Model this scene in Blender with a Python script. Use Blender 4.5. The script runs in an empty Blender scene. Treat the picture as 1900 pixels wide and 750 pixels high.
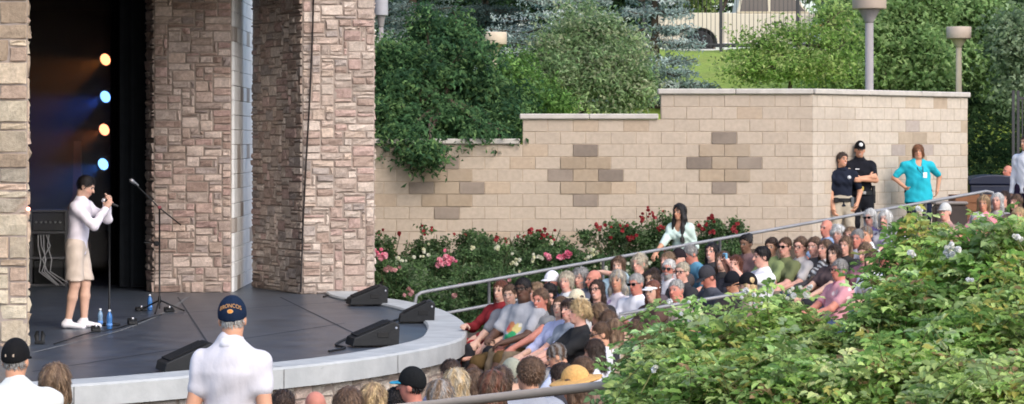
import bpy, math, random
import numpy as np
from mathutils import Vector, Matrix, Euler
random.seed(7); rng = np.random.default_rng(7)
R = math.radians
S = bpy.context.scene
COL = S.collection
F, CX, HY, CH = 4600.0, 950.0, 262.0, 2.15      # focal length in photo pixels, principal column, horizon row, camera height
def at(px, py, D):
    return np.array([(px-CX)/F*D, D, CH-(py-HY)/F*D])
def clamp(x, a, b): return max(a, min(b, x))
def sstep(a, b, x):
    t = np.clip((x-a)/(b-a), 0, 1); return t*t*(3-2*t)

# ------------------------------------------------------------------ object helpers
def tag(o, label=None, cat=None, group=None, kind=None):
    if label: o['label'] = label
    if cat: o['category'] = cat
    if group: o['group'] = group
    if kind: o['kind'] = kind
    return o
def empty(name, loc=(0,0,0), rz=0, label=None, cat=None, group=None):
    o = bpy.data.objects.new(name, None); COL.objects.link(o)
    o.empty_display_size = .1
    o.location = [float(v) for v in loc]; o.rotation_euler = (0,0,rz)
    return tag(o, label, cat, group)
def link(name, me, parent=None, mat=None):
    o = bpy.data.objects.new(name, me); COL.objects.link(o)
    if mat is not None and len(me.materials) == 0: me.materials.append(mat)
    if parent is not None: o.parent = parent
    return o
def dup(o, parent=None):
    c = o.copy(); COL.objects.link(c)
    if parent is not None: c.parent = parent
    for ch in [x for x in COL.objects if x.parent == o]: dup(ch, c)
    return c

class MB:
    """collects vertices, faces and vertex colours for ONE mesh"""
    def __init__(s): s.v=[]; s.f=[]; s.c=[]; s.n=0; s.sm=[]
    def add(s, v, f, col=(.5,.5,.5), smooth=False):
        v = np.asarray(v, float).reshape(-1,3); s.v.append(v)
        fs = f if isinstance(f, list) and getattr(f[0],"ndim",0)==2 else [np.array(f)]
        for a in fs:
            a = np.asarray(a, int); s.f.append(a+s.n); s.sm.append(smooth)
        c = np.asarray(col, float)
        if c.ndim == 1: c = np.tile(c[:3], (len(v),1))
        s.c.append(c[:, :3]); s.n += len(v); return s
    def box(s, lo, hi, col=(.5,.5,.5), M=None, bev=0.0):
        lo=np.array(lo,float); hi=np.array(hi,float)
        if bev <= 0:
            v = np.array([[(lo,hi)[i][0],(lo,hi)[j][1],(lo,hi)[k][2]] for k in (0,1) for j in (0,1) for i in (0,1)])
            f = [[0,2,3,1],[4,5,7,6],[0,1,5,4],[2,6,7,3],[0,4,6,2],[1,3,7,5]]
            fs = np.array(f)
        else:
            b = min(bev, .49*min(hi-lo)); v=[]; idx={}
            for k in (0,1):
                for j in (0,1):
                    for i in (0,1):
                        for a in range(3):
                            p=[(lo,hi)[i][0],(lo,hi)[j][1],(lo,hi)[k][2]]
                            for q in range(3):
                                if q!=a: p[q] += b*(1,-1)[(i,j,k)[q]]
                            idx[(i,j,k,a)] = len(v); v.append(p)
            v=np.array(v); q4=[]; q3=[]
            for a in range(3):
                o1,o2=[x for x in range(3) if x!=a]
                for e in (0,1):
                    def key(x,y):
                        t=[0,0,0]; t[a]=e; t[o1]=x; t[o2]=y; return tuple(t)
                    q4.append([idx[key(0,0)+(a,)],idx[key(1,0)+(a,)],idx[key(1,1)+(a,)],idx[key(0,1)+(a,)]])
                for x in (0,1):
                    for y in (0,1):
                        t=[0,0,0]; t[o1]=x; t[o2]=y; t0=tuple(t); t[a]=1; t1=tuple(t)
                        q4.append([idx[t0+(o1,)],idx[t1+(o1,)],idx[t1+(o2,)],idx[t0+(o2,)]])
            for i in (0,1):
                for j in (0,1):
                    for k in (0,1): q3.append([idx[(i,j,k,a)] for a in range(3)])
            c=v.mean(0)
            def orient(fl):
                out=[]
                for f in fl:
                    p=v[f]; n=np.cross(p[1]-p[0],p[2]-p[0])
                    out.append(f if np.dot(n,p.mean(0)-c)>0 else f[::-1])
                return np.array(out)
            fs=[orient(q4),orient(q3)]
        if M is not None:
            v = v@np.array(M.to_3x3()).T + np.array(M.translation)
        return s.add(v, fs, col)
    def tube(s, pts, r, col=(.5,.5,.5), seg=8, caps=True, smooth=True):
        pts=np.array(pts,float); n=len(pts); r=np.broadcast_to(np.asarray(r,float),(n,))
        T=np.gradient(pts,axis=0); T/=np.linalg.norm(T,axis=1)[:,None]+1e-9
        up=np.array([0,0,1.]) if abs(T[0][2])<.9 else np.array([1.,0,0])
        V=[]; A=np.cross(T[0],up); A/=np.linalg.norm(A)
        th=np.arange(seg)*2*math.pi/seg
        for i in range(n):
            A=A-T[i]*np.dot(A,T[i]); A/=np.linalg.norm(A)+1e-9; B=np.cross(T[i],A)
            V.append(pts[i]+r[i]*(np.cos(th)[:,None]*A+np.sin(th)[:,None]*B))
        V=np.concatenate(V); k=np.arange(seg); fs=[]
        for i in range(n-1):
            fs.append(np.stack([i*seg+k,(i+1)*seg+k,(i+1)*seg+(k+1)%seg,i*seg+(k+1)%seg],1)[:, ::-1])
        fl=[np.concatenate(fs)]
        if caps: fl += [np.array([k]), np.array([(n-1)*seg+k[::-1]])]
        return s.add(V, fl, col, smooth)
    def lathe(s, prof, c, col=(.5,.5,.5), seg=24, axis=None, smooth=True):
        """prof: list of (radius, height) about z through c"""
        th=np.arange(seg)*2*math.pi/seg; V=[]
        for r,z in prof: V.append(np.stack([r*np.cos(th),r*np.sin(th),np.full(seg,z)],1))
        V=np.concatenate(V)
        if axis is not None:
            q=Vector((0,0,1)).rotation_difference(Vector(axis)).to_matrix(); V=V@np.array(q).T
        V=V+np.array(c); k=np.arange(seg); fs=[]
        for i in range(len(prof)-1):
            fs.append(np.stack([i*seg+k,i*seg+(k+1)%seg,(i+1)*seg+(k+1)%seg,(i+1)*seg+k],1))
        fl=[np.concatenate(fs), np.array([k[::-1]]), np.array([(len(prof)-1)*seg+k])]
        return s.add(V, fl, col, smooth)
    def prism(s, poly, axis_vec, col=(.5,.5,.5)):
        p=np.array(poly,float); n=len(p); q=p+np.array(axis_vec,float); k=np.arange(n)
        side=np.stack([k,(k+1)%n,n+(k+1)%n,n+k],1)
        nn=np.cross(p[1]-p[0],p[2]-p[1]); fl=[side,np.array([k[::-1]]),np.array([n+k])]
        if np.dot(nn,np.array(axis_vec))<0: fl=[a[:, ::-1] for a in fl]
        return s.add(np.concatenate([p,q]), fl, col)
    def build(s, name, mat, parent=None):
        me=bpy.data.meshes.new(name); V=np.concatenate(s.v); C=np.concatenate(s.c)
        me.vertices.add(len(V)); me.vertices.foreach_set('co', V.astype(np.float32).ravel())
        L=np.concatenate([f.ravel() for f in s.f]); cnt=np.concatenate([np.full(len(f),f.shape[1]) for f in s.f])
        sm=np.concatenate([np.full(len(f),b) for f,b in zip(s.f,s.sm)])
        st=np.concatenate([[0],np.cumsum(cnt)[:-1]])
        me.loops.add(len(L)); me.loops.foreach_set('vertex_index', L.astype(np.int32))
        me.polygons.add(len(cnt)); me.polygons.foreach_set('loop_start', st.astype(np.int32))
        me.polygons.foreach_set('use_smooth', sm.astype(bool))
        me.update(calc_edges=True)
        a=me.color_attributes.new('Col','FLOAT_COLOR','POINT')
        a.data.foreach_set('color', np.concatenate([C,np.ones((len(C),1))],1).astype(np.float32).ravel())
        me.validate(verbose=False)
        return link(name, me, parent, mat)

# ------------------------------------------------------------------ materials
MATS={}
def mat(name, color=None, rough=.8, vary=.12, scale=6.0, bump=0.0, bdist=.02, bscale=30.0, spec=.3, metal=0.0, trans=0.0, emit=None, estr=0.0, stretch=None, hue=0.0, detail=4, mottle=0.0, mscale=1.5, mcol=(.2,.2,.2), coords='Object'):
    if name in MATS: return MATS[name]
    m=bpy.data.materials.new(name); MATS[name]=m; m.use_nodes=True
    nt=m.node_tree; N=nt.nodes; L=nt.links; b=N['Principled BSDF']
    if color is None:
        a=N.new('ShaderNodeAttribute'); a.attribute_name='Col'; src=a.outputs['Color']
    else:
        a=N.new('ShaderNodeRGB'); a.outputs[0].default_value=(*color,1); src=a.outputs[0]
    tc=N.new('ShaderNodeTexCoord'); mp=N.new('ShaderNodeMapping'); L.new(tc.outputs[coords],mp.inputs[0])
    if stretch: mp.inputs['Scale'].default_value=stretch
    if vary>0:
        nz=N.new('ShaderNodeTexNoise'); nz.inputs['Scale'].default_value=scale; nz.inputs['Detail'].default_value=detail
        L.new(mp.outputs[0],nz.inputs['Vector'])
        mr=N.new('ShaderNodeMapRange'); mr.inputs['From Min'].default_value=.25; mr.inputs['From Max'].default_value=.75
        mr.inputs['To Min'].default_value=1-vary; mr.inputs['To Max'].default_value=1+vary
        L.new(nz.outputs['Fac'],mr.inputs['Value'])
        mx=N.new('ShaderNodeMix'); mx.data_type='RGBA'; mx.blend_type='MULTIPLY'; mx.inputs['Factor'].default_value=1
        L.new(src,mx.inputs[6]); L.new(mr.outputs[0],mx.inputs[7]); src=mx.outputs[2]
    if mottle>0:
        n2=N.new('ShaderNodeTexNoise'); n2.inputs['Scale'].default_value=mscale; n2.inputs['Detail'].default_value=6
        L.new(mp.outputs[0],n2.inputs['Vector'])
        r2=N.new('ShaderNodeMapRange'); r2.inputs['From Min'].default_value=.45; r2.inputs['From Max'].default_value=.7
        r2.inputs['To Min'].default_value=0; r2.inputs['To Max'].default_value=mottle
        L.new(n2.outputs['Fac'],r2.inputs['Value'])
        mx=N.new('ShaderNodeMix'); mx.data_type='RGBA'; L.new(r2.outputs[0],mx.inputs['Factor'])
        L.new(src,mx.inputs[6]); mx.inputs[7].default_value=(*mcol,1); src=mx.outputs[2]
    L.new(src,b.inputs['Base Color'])
    b.inputs['Roughness'].default_value=rough; b.inputs['Specular IOR Level'].default_value=spec; b.inputs['Metallic'].default_value=metal
    if bump>0:
        nb=N.new('ShaderNodeTexNoise'); nb.inputs['Scale'].default_value=bscale; nb.inputs['Detail'].default_value=5
        L.new(mp.outputs[0],nb.inputs['Vector'])
        bp=N.new('ShaderNodeBump'); bp.inputs['Strength'].default_value=bump; bp.inputs['Distance'].default_value=bdist
        L.new(nb.outputs['Fac'],bp.inputs['Height']); L.new(bp.outputs[0],b.inputs['Normal'])
    if emit:
        b.inputs['Emission Color'].default_value=(*emit,1); b.inputs['Emission Strength'].default_value=estr
    if trans>0:
        out=N['Material Output']; t=N.new('ShaderNodeBsdfTranslucent'); L.new(src,t.inputs['Color'])
        ms=N.new('ShaderNodeMixShader'); ms.inputs[0].default_value=trans
        L.new(b.outputs[0],ms.inputs[1]); L.new(t.outputs[0],ms.inputs[2]); L.new(ms.outputs[0],out.inputs['Surface'])
    return m

# ------------------------------------------------------------------ distance-field surfaces (people and other rounded bodies)
def surfnet(vals, org, h):
    neg=vals<0
    sh=[(i,j,k) for i in (0,1) for j in (0,1) for k in (0,1)]
    nx,ny,nz=vals.shape
    cnt=np.zeros((nx-1,ny-1,nz-1),np.int8)
    for i,j,k in sh: cnt+=neg[i:nx-1+i,j:ny-1+j,k:nz-1+k]
    act=(cnt>0)&(cnt<8); I=np.argwhere(act)
    if len(I)==0: return np.zeros((0,3)),np.zeros((0,4),int)
    V=np.stack([vals[I[:,0]+i,I[:,1]+j,I[:,2]+k] for i,j,k in sh],1)
    off=np.array(sh,float); pos=np.zeros((len(I),3)); w=np.zeros(len(I))
    for a in range(8):
        for b in range(a+1,8):
            if np.abs(off[a]-off[b]).sum()!=1: continue
            cr=(V[:,a]<0)!=(V[:,b]<0); t=np.where(cr,V[:,a]/(V[:,a]-V[:,b]+1e-12),0)
            pos+=np.where(cr[:,None],off[a]+t[:,None]*(off[b]-off[a]),0); w+=cr
    P=(I+pos/w[:,None])*h+org
    vid=np.full(act.shape,-1,np.int64); vid[act]=np.arange(len(I))
    Q=[]
    a=neg[:-1,1:-1,1:-1]; b=neg[1:,1:-1,1:-1]; e=np.argwhere(a!=b)
    if len(e):
        i,j,k=e[:,0],e[:,1]+1,e[:,2]+1; fl=neg[i,j,k]
        q=np.stack([vid[i,j-1,k-1],vid[i,j,k-1],vid[i,j,k],vid[i,j-1,k]],1); q[~fl]=q[~fl][:, ::-1]; Q.append(q)
    a=neg[1:-1,:-1,1:-1]; b=neg[1:-1,1:,1:-1]; e=np.argwhere(a!=b)
    if len(e):
        i,j,k=e[:,0]+1,e[:,1],e[:,2]+1; fl=neg[i,j,k]
        q=np.stack([vid[i-1,j,k-1],vid[i-1,j,k],vid[i,j,k],vid[i,j,k-1]],1); q[~fl]=q[~fl][:, ::-1]; Q.append(q)
    a=neg[1:-1,1:-1,:-1]; b=neg[1:-1,1:-1,1:]; e=np.argwhere(a!=b)
    if len(e):
        i,j,k=e[:,0]+1,e[:,1]+1,e[:,2]; fl=neg[i,j,k]
        q=np.stack([vid[i-1,j-1,k],vid[i,j-1,k],vid[i,j,k],vid[i-1,j,k]],1); q[~fl]=q[~fl][:, ::-1]; Q.append(q)
    return P,np.concatenate(Q)
def rc(a,b,ra,rb,k=.02,n=None,fs=1.0):     # tapered limb; flattened along n by fs
    return ('rc',np.array(a,float),np.array(b,float),ra,rb,k,None if n is None else np.array(n,float),fs)
def el(c,r,M=None,k=.02):
    return ('el',np.array(c,float),np.array(r,float),np.eye(3) if M is None else np.array(M,float),k)
def field(prims, h, cuts=(), wob=0.0):
    lo=[];hi=[]
    for p in prims:
        if p[0]=='rc':
            r=max(p[3],p[4]); lo.append(np.minimum(p[1],p[2])-r); hi.append(np.maximum(p[1],p[2])+r)
        else:
            r=np.abs(p[3])@p[2]; lo.append(p[1]-r); hi.append(p[1]+r)
    LO=np.min(lo,0)-3*h-wob; HI=np.max(hi,0)+3*h+wob
    n=np.ceil((HI-LO)/h).astype(int)+1
    D=np.full(n,.2,np.float32)
    ax=[LO[i]+h*np.arange(n[i]) for i in range(3)]
    for p,l,u in zip(prims,lo,hi):
        k=p[5] if p[0]=='rc' else p[4]; pad=k+2.5*h
        i0=np.maximum(np.floor((l-pad-LO)/h).astype(int),0); i1=np.minimum(np.ceil((u+pad-LO)/h).astype(int)+1,n)
        sl=tuple(slice(a,b) for a,b in zip(i0,i1))
        X=ax[0][sl[0]][:,None,None]; Y=ax[1][sl[1]][None,:,None]; Z=ax[2][sl[2]][None,None,:]
        if p[0]=='rc':
            a,b=p[1],p[2]; d=b-a; dd=max(np.dot(d,d),1e-9)
            x,y,z=X-a[0],Y-a[1],Z-a[2]
            t=np.clip((x*d[0]+y*d[1]+z*d[2])/dd,0,1)
            ex,ey,ez=x-t*d[0],y-t*d[1],z-t*d[2]
            if p[6] is not None:
                m=p[6]; q=(ex*m[0]+ey*m[1]+ez*m[2])*(p[7]-1); ex,ey,ez=ex+q*m[0],ey+q*m[1],ez+q*m[2]
            dist=np.sqrt(ex*ex+ey*ey+ez*ez)-(p[3]+(p[4]-p[3])*t)
        else:
            M=p[3]; x,y,z=X-p[1][0],Y-p[1][1],Z-p[1][2]
            q=[(x*M[0,i]+y*M[1,i]+z*M[2,i]) for i in range(3)]
            k0=np.sqrt(sum((q[i]/p[2][i])**2 for i in range(3)))
            k1=np.sqrt(sum((q[i]/p[2][i]**2)**2 for i in range(3)))+1e-9
            dist=k0*(k0-1)/k1
        cur=D[sl]
        if k>0:
            hh=np.maximum(k-np.abs(cur-dist),0)/k; D[sl]=np.minimum(cur,dist)-hh*hh*k*.25
        else: D[sl]=np.minimum(cur,dist)
    X=ax[0][:,None,None];Y=ax[1][None,:,None];Z=ax[2][None,None,:]
    for c in cuts: D=np.maximum(D,c(X,Y,Z))
    if wob>0: D=D+wob*(np.sin(23*X+9*Z)*np.sin(19*Y+5*X)*np.sin(17*Z+11*Y)+.6*np.sin(41*Z+20*X+13*Y)+.7*np.sin(58*X+26*Z+3*np.sin(11*Z+6*Y))*np.sin(9*Z+4*X+2*Y))
    D[0]=D[-1]=.2; D[:,0]=D[:,-1]=.2; D[:,:,0]=D[:,:,-1]=.2
    return surfnet(D,LO,h)
EXPO,SKY_STR,SUN_STR=1.08,.15,.5; SPOT_E=30; SMOKE=.11; NLEAF=1.0; NPEOPLE=999
# ------------------------------------------------------------------ camera, sky, sun
cam=bpy.data.cameras.new('camera'); co=bpy.data.objects.new('camera',cam); COL.objects.link(co); S.camera=co
co.location=(0,0,CH); co.rotation_euler=(R(90),0,0)
cam.sensor_width=36; cam.lens=36*F/1900; cam.shift_y=-(375-HY)/1900; cam.clip_end=2000; cam.clip_start=.1
W=bpy.data.worlds.new('World'); S.world=W; W.use_nodes=True
wn=W.node_tree.nodes; sky=wn.new('ShaderNodeTexSky'); sky.sky_type='NISHITA'; sky.sun_disc=False
SUNV=np.array([.42,-.62,.66]); SUNV/=np.linalg.norm(SUNV)
sky.sun_elevation=math.asin(SUNV[2]); sky.sun_rotation=math.atan2(SUNV[0],SUNV[1])
sky.air_density=1.0; sky.dust_density=2.5; sky.ozone_density=1.0
bg=wn['Background']; bg.inputs['Strength'].default_value=SKY_STR
W.node_tree.links.new(sky.outputs[0],bg.inputs['Color'])
sl=bpy.data.lights.new('sun','SUN'); sl.energy=SUN_STR; sl.angle=R(38); sl.color=(1,.93,.84)
so=bpy.data.objects.new('sun',sl); COL.objects.link(so); so.rotation_euler=Vector(-SUNV).to_track_quat('-Z','Y').to_euler(); so.location=(20,-20,30)
S.view_settings.view_transform='Standard'; S.view_settings.look='None'; S.view_settings.gamma=1; S.view_settings.exposure=EXPO
S.render.engine='CYCLES'
S.cycles.use_denoising=True
S.cycles.max_bounces=6; S.cycles.transparent_max_bounces=6
S.cycles.filter_width=1.8
S.cycles.sample_clamp_indirect=6

# ------------------------------------------------------------------ ground heights
RA=at(770,545,33.2); RB=at(1830,355,38.0)                     # the long handrail, start and end (top)
def zA(X,Y): return -2.2+.055*X+.06*Y
def zB(X,Y): return np.minimum(-.65+.06*(17.5-Y),-.62)
def ground(X,Y):
    X=np.asarray(X,float); Y=np.asarray(Y,float)
    z=np.maximum(np.maximum(zA(X,Y),zB(X,Y)),-1.0)
    L=RB-RA; ll=L[0]**2+L[1]**2
    t=np.clip(((X-RA[0])*L[0]+(Y-RA[1])*L[1])/ll,-.35,1.3)
    d=((X-RA[0])*(-L[1])+(Y-RA[1])*L[0])/math.sqrt(ll)         # + = behind the rail
    zr=RA[2]-.9+t*(L[2]-.02)+np.maximum(d,0)*.10
    w=sstep(-1.5,-.7,d)
    z=z*(1-w)+zr*w
    off_=sstep(4.4,5.0,X-.0*Y)*sstep(37.6,38.6,Y); z=z*(1-off_)+np.minimum(.42+.02*(X-5),.5)*off_
    m=sstep(.5,1.6,X)*sstep(14.2,12.6,Y)*sstep(5,7,Y)
    return z*(1-m)+.2*m
def grid_mesh(name,xs,ys,zf,m,kind='structure'):
    X,Y=np.meshgrid(xs,ys,indexing='ij'); Z=zf(X,Y); nx,ny=X.shape
    V=np.stack([X,Y,Z],-1).reshape(-1,3); i=np.arange(nx*ny).reshape(nx,ny)
    Q=np.stack([i[:-1,:-1],i[1:,:-1],i[1:,1:],i[:-1,1:]],-1).reshape(-1,4)
    o=MB().add(V,Q,smooth=True).build(name,m); return tag(o,kind=kind)
M_CONC=mat('terrace concrete',(.27,.25,.23),vary=.2,scale=3,bump=.2,mottle=.4,mcol=(.16,.15,.13))
M_SOIL=mat('bark mulch',(.07,.05,.035),vary=.4,scale=14,bump=.6,bscale=40)
grid_mesh('terrace',np.arange(-16,16.01,.25),np.concatenate([np.arange(-12,39.3,.25),np.arange(39.3,44.6,.25)]),ground,M_SOIL)

def lawn_z(X,Y):
    left=2.0+np.clip((Y-39.8)/22,0,1)*2.45
    right=.45+np.clip((Y-43)/19,0,1)**.8*3.95
    w=sstep(6.3,7.7,X-.12*(Y-40)); z=left*(1-w)+right*w
    z=z+.05*np.sin(X*1.7)*np.sin(Y*1.3)
    return np.where(Y>62,4.42+0*X,z)
def lawn_clip(X,Y):
    z=lawn_z(X,Y); front=(Y-39.3)-(X-4.766)*(3.1/3.034)          # >0 behind the receding end wall
    z=np.where((X>4.3)&(front<.75)&(Y<44.5),-.6,z); z=np.where((X>7.4)&(Y<44),-.3,z)
    return np.where((X<-3.3)&(Y<47),-1.2,z)
M_LAWN=mat('lawn grass',(.24,.33,.05),vary=.4,scale=9,bump=.8,bscale=60,mottle=.5,mscale=.6,mcol=(.24,.27,.07),rough=.9)  # base colour brightened to carry sunlight on the grass
grid_mesh('lawn',np.concatenate([np.arange(-40,24,.5),np.arange(24,60,4)]),np.concatenate([np.arange(39.9,63,.4),[64.2]]),lawn_clip,M_LAWN)
st=MB(); st.box((-60,64.2,4.0),(60,84,4.40)); tag(st.build('street',mat('asphalt',(.07,.07,.072),vary=.2,scale=8,bump=.2)),kind='structure')
kb=MB(); kb.box((-60,64.0,4.0),(60,64.2,4.53),bev=.02); tag(kb.build('kerb',mat('kerb concrete',(.5,.49,.46),vary=.15)),kind='structure')
kb=MB(); kb.box((-60,84,3.8),(60,120,4.5)); tag(kb.build('far_pavement',mat('pale pavement',(.33,.32,.3),vary=.15)),kind='structure')
gm=MB(); gm.box((-400,-300,-3.5),(400,600,-3.0)); tag(gm.build('ground',M_SOIL),kind='structure')

# ------------------------------------------------------------------ stonework
STONE=[(.50,.43,.37),(.44,.36,.32),(.54,.49,.44),(.38,.35,.33),(.37,.30,.26),(.50,.43,.38),(.46,.36,.33),(.43,.38,.34),(.58,.53,.48),(.52,.47,.42)]
def ashlar(mb,P0,u,n,w,h,uw=.080,uh=.066,big=1.0,tint=(1,1,1),seed=0,depth=.027):
    """randomly coursed rough stone blocks over the rectangle P0 + u*w + z*h, facing n"""
    r=np.random.default_rng(seed); nc=max(2,int(round(w/uw))); nr=int(round(h/uh)); uw=w/nc; uh=h/nr
    P0=np.array(P0,float); u=np.array(u,float); n=np.array(n,float); zz=np.array([0,0,1.])
    occ=np.zeros((nc,nr),bool)
    for j in range(nr):
        for i in range(nc):
            if occ[i,j]: continue
            mw=int(r.choice([2,3,4,5,6],p=[.12,.28,.32,.2,.08])); mh=int(r.choice([1,2,3],p=[.2,.52,.28]))
            a=1
            while a<mw and i+a<nc and not occ[i+a,j]: a+=1
            if i+a==nc-1 and not occ[i+a,j]: a+=1
            b=1
            while b<mh and j+b<nr and not occ[i:i+a,j+b].any(): b+=1
            occ[i:i+a,j:j+b]=True
            x0,x1,y0,y1=i*uw,(i+a)*uw,j*uh,(j+b)*uh; g=.006
            x0+=g+r.uniform(0,.004); x1-=g+r.uniform(0,.004); y0+=g; y1-=g
            mxn=max(3,int((x1-x0)/.07)); myn=max(3,int((y1-y0)/.06))
            xs=np.concatenate([[x0],np.linspace(x0+.012,x1-.012,mxn),[x1]]); ys=np.concatenate([[y0],np.linspace(y0+.010,y1-.010,myn),[y1]])
            XX,YY=np.meshgrid(xs,ys,indexing='ij'); d=depth*r.uniform(.55,1.15)
            Z=d+r.normal(0,.010,XX.shape)+r.uniform(-.05,.05)*(XX-xs.mean())+r.uniform(-.08,.08)*(YY-ys.mean())
            e=np.zeros(XX.shape,bool); e[0]=e[-1]=True; e[:,0]=e[:,-1]=True
            Z[e]=-.004
            e2=np.zeros(XX.shape,bool); e2[1]=e2[-2]=True; e2[:,1]=e2[:,-2]=True; e2&=~e; Z[e2]*=.8
            XX=XX+np.where(e,0,r.normal(0,.004,XX.shape)); YY=YY+np.where(e,0,r.normal(0,.003,XX.shape))
            V=P0+XX[...,None]*u+YY[...,None]*zz+Z[...,None]*n
            a_,b_=XX.shape; id_=np.arange(a_*b_).reshape(a_,b_)
            Q=np.stack([id_[:-1,:-1],id_[1:,:-1],id_[1:,1:],id_[:-1,1:]],-1).reshape(-1,4)
            if np.dot(np.cross(u,zz),n)<0: Q=Q[:, ::-1]
            c=np.array(STONE[r.integers(len(STONE))])*r.uniform(.82,1.15)*np.array(tint)
            c=c*(1+r.normal(0,.04,(a_*b_,1)))
            mb.add(V.reshape(-1,3),Q,c)
M_STONE=mat('rough stone',None,rough=.9,vary=.22,scale=26,bump=.5,bscale=70,spec=.15)
M_MORT=mat('dark mortar',(.33,.275,.24),rough=.95,vary=.2)
def pier(name,label,poly,z0,z1,faces,seed=1,tint=(1,1,1),big=1.0):
    """poly: plan corners; faces: corner index pairs dressed in stone"""
    root=empty(name,(poly[0][0],poly[0][1],z0),0,label,'pillar'); o=np.array([poly[0][0],poly[0][1],z0])
    c=MB(); c.prism([np.array([p[0],p[1],z0])-o for p in poly],(0,0,z1-z0)); c.build('core',M_MORT,root)
    cen=np.mean(poly,0); f=MB()
    for q,(i,j) in enumerate(faces):
        a=np.array(poly[i]); b=np.array(poly[j]); d=b-a; w=np.linalg.norm(d); u=d/w; n=np.array([u[1],-u[0]])
        if np.dot(n,(a+b)/2-cen)<0: n=-n
        ashlar(f,np.array([a[0],a[1],z0])-o,(u[0],u[1],0),(n[0],n[1],0),w,z1-z0,seed=seed*10+q,tint=tint,uw=.066*big,uh=.051*big)
    f.build('stone_cladding',M_STONE,root)
    return root
def P2(px,D): return ((px-CX)/F*D,D)
# right pier: light front face, dark inner face
A=P2(561,34.8); B=(A[0]+1.0,A[1]+.22); Cc=(A[0]-.87,A[1]+1.65); Dd=(B[0]-.5,B[1]+1.1)
right_pier=pier('stone_pillar','stone pillar with cable hanging down its bright front, beside the block wall',[A,B,Dd,Cc],0,6.0,[(0,1),(1,2),(3,0)],seed=3,tint=(1.0,.93,.905))
MA=P2(286,35.2); MBp=P2(429,35.2); ML=(MA[0]-.16,MA[1]+.35)
mid_pier=pier('stone_pillar','stone pillar behind the boom microphone stand, with smooth white side panel',[ML,MA,MBp,(MBp[0],38.8),(ML[0],38.8)],0,6.0,[(0,1),(1,2)],seed=5,tint=(.97,.87,.86))
pw=MB(); oo=np.array([ML[0],ML[1],0]); r=np.random.default_rng(4)
for k in range(28):                                            # painted block side panel
    y0=35.26
    while y0<38.7:
        y1=min(y0+.42,38.75); c=np.array((.74,.76,.78))*r.uniform(.95,1.03)
        if r.random()<.16 and k<18: c=np.array((.36,.33,.31))*r.uniform(.9,1.2)
        pw.box(np.array([MBp[0]-.02,y0+.003,k*.21+.003])-oo,np.array([MBp[0]+.035,y1-.003,k*.21+.207])-oo,c,bev=.006); y0=y1
pw.build('side_panel',mat('painted block',None,rough=.75,vary=.06,bump=.15),mid_pier)
LA=P2(-70,26.0); LB=P2(51,26.0)
left_pier=pier('stone_pillar','stone pillar of large pale blocks cut by the left edge',[LA,LB,P2(43,27.2),(LA[0],27.2)],-.2,6.0,[(0,1),(1,2)],seed=8,tint=(1.0,.95,.80),big=1.55)
lm=MB(); q=at(52.5,388,25.93); lm.lathe([(.0,-.02),(.018,-.02),(.02,.0),(.012,.015)],(0,0,0),axis=(.3,-1,0)); o=lm.build('indicator_lamp',mat('red indicator',(.8,.2,.15),emit=(1,.35,.25),estr=4)); o.location=q
tag(o,'small glowing red indicator lamp on the edge of the left stone pillar','lamp')

# stage house: roof, walls, black curtain
M_BLACK=mat('black stage cloth',(.006,.006,.007),rough=.95,vary=.3,spec=.05)
hs=empty('stage_house',(-9,36,0),0,'dark stage house with flat roof behind the stone pillars','building'); ho=np.array([-9,36,0])
b=MB(); b.prism([np.array([*p,4.55])-ho for p in [(-16,25.4),(-4.1,25.4),(-2.80,34.6),(-3.0,34.95),(-3.86,36.6),(-4.02,36.6),(-4.02,46),(-16,46)]],(0,0,1.6)); b.build('roof',mat('roof fascia',(.2,.17,.15)),hs)  # roof dropped and carried forward out of view to shade the right pier
b=MB(); b.box(np.array([-16,45.6,-.2])-ho,np.array([-4.2,45.9,5.6])-ho); b.box(np.array([-16,25.8,-.2])-ho,np.array([-15.7,45.6,5.6])-ho); b.box(np.array([-15.7,25.82,-.2])-ho,np.array([-5.82,26.1,4.5])-ho); b.box(np.array([-4.36,38.82,0])-ho,np.array([-4.1,45.6,5.6])-ho); b.build('wall',M_BLACK,hs)  # front wall left of the left pier added unseen to cut sky light
# curtains: folded sheets with thickness
def curtain(px0,px1,D,z0,z1,label,nf,amp,colr):
    a=at(px0,0,D)[0]; c=at(px1,0,D)[0]; n=nf*10; xs=np.linspace(a,c,n); ph=np.linspace(0,nf*2*math.pi,n)
    ys=D+amp*np.sin(ph)+amp*.3*np.sin(2.3*ph); zs=np.array([z0,(z0+z1)/2,z1]); V=[]
    o=np.array([(a+c)/2,D,z0])
    for t in (0,.03):
        for z in zs: V.append(np.stack([xs,ys+t,np.full(n,z)],1)-o)
    V=np.concatenate(V); i=np.arange(6*n).reshape(6,n); Q=[]
    for r_ in (0,1): Q.append(np.stack([i[r_,:-1],i[r_,1:],i[r_+1,1:],i[r_+1,:-1]],-1).reshape(-1,4))
    for r_ in (3,4): Q.append(np.stack([i[r_,:-1],i[r_+1,:-1],i[r_+1,1:],i[r_,1:]],-1).reshape(-1,4))
    m=MB().add(V,Q,smooth=True); ob=m.build('stage_curtain',mat('curtain '+label[:12],colr,rough=.9,vary=.15,spec=.1)); ob.location=o
    return tag(ob,label,'curtain')
curtain(222,286,36.2,.02,5.55,'dark blue grey stage curtain beside the stone pillar',2,.05,(.022,.026,.032))
curtain(205,226,36.9,.02,5.55,'narrow black stage curtain in front of the coloured lights',2,.04,(.004,.004,.005))

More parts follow.
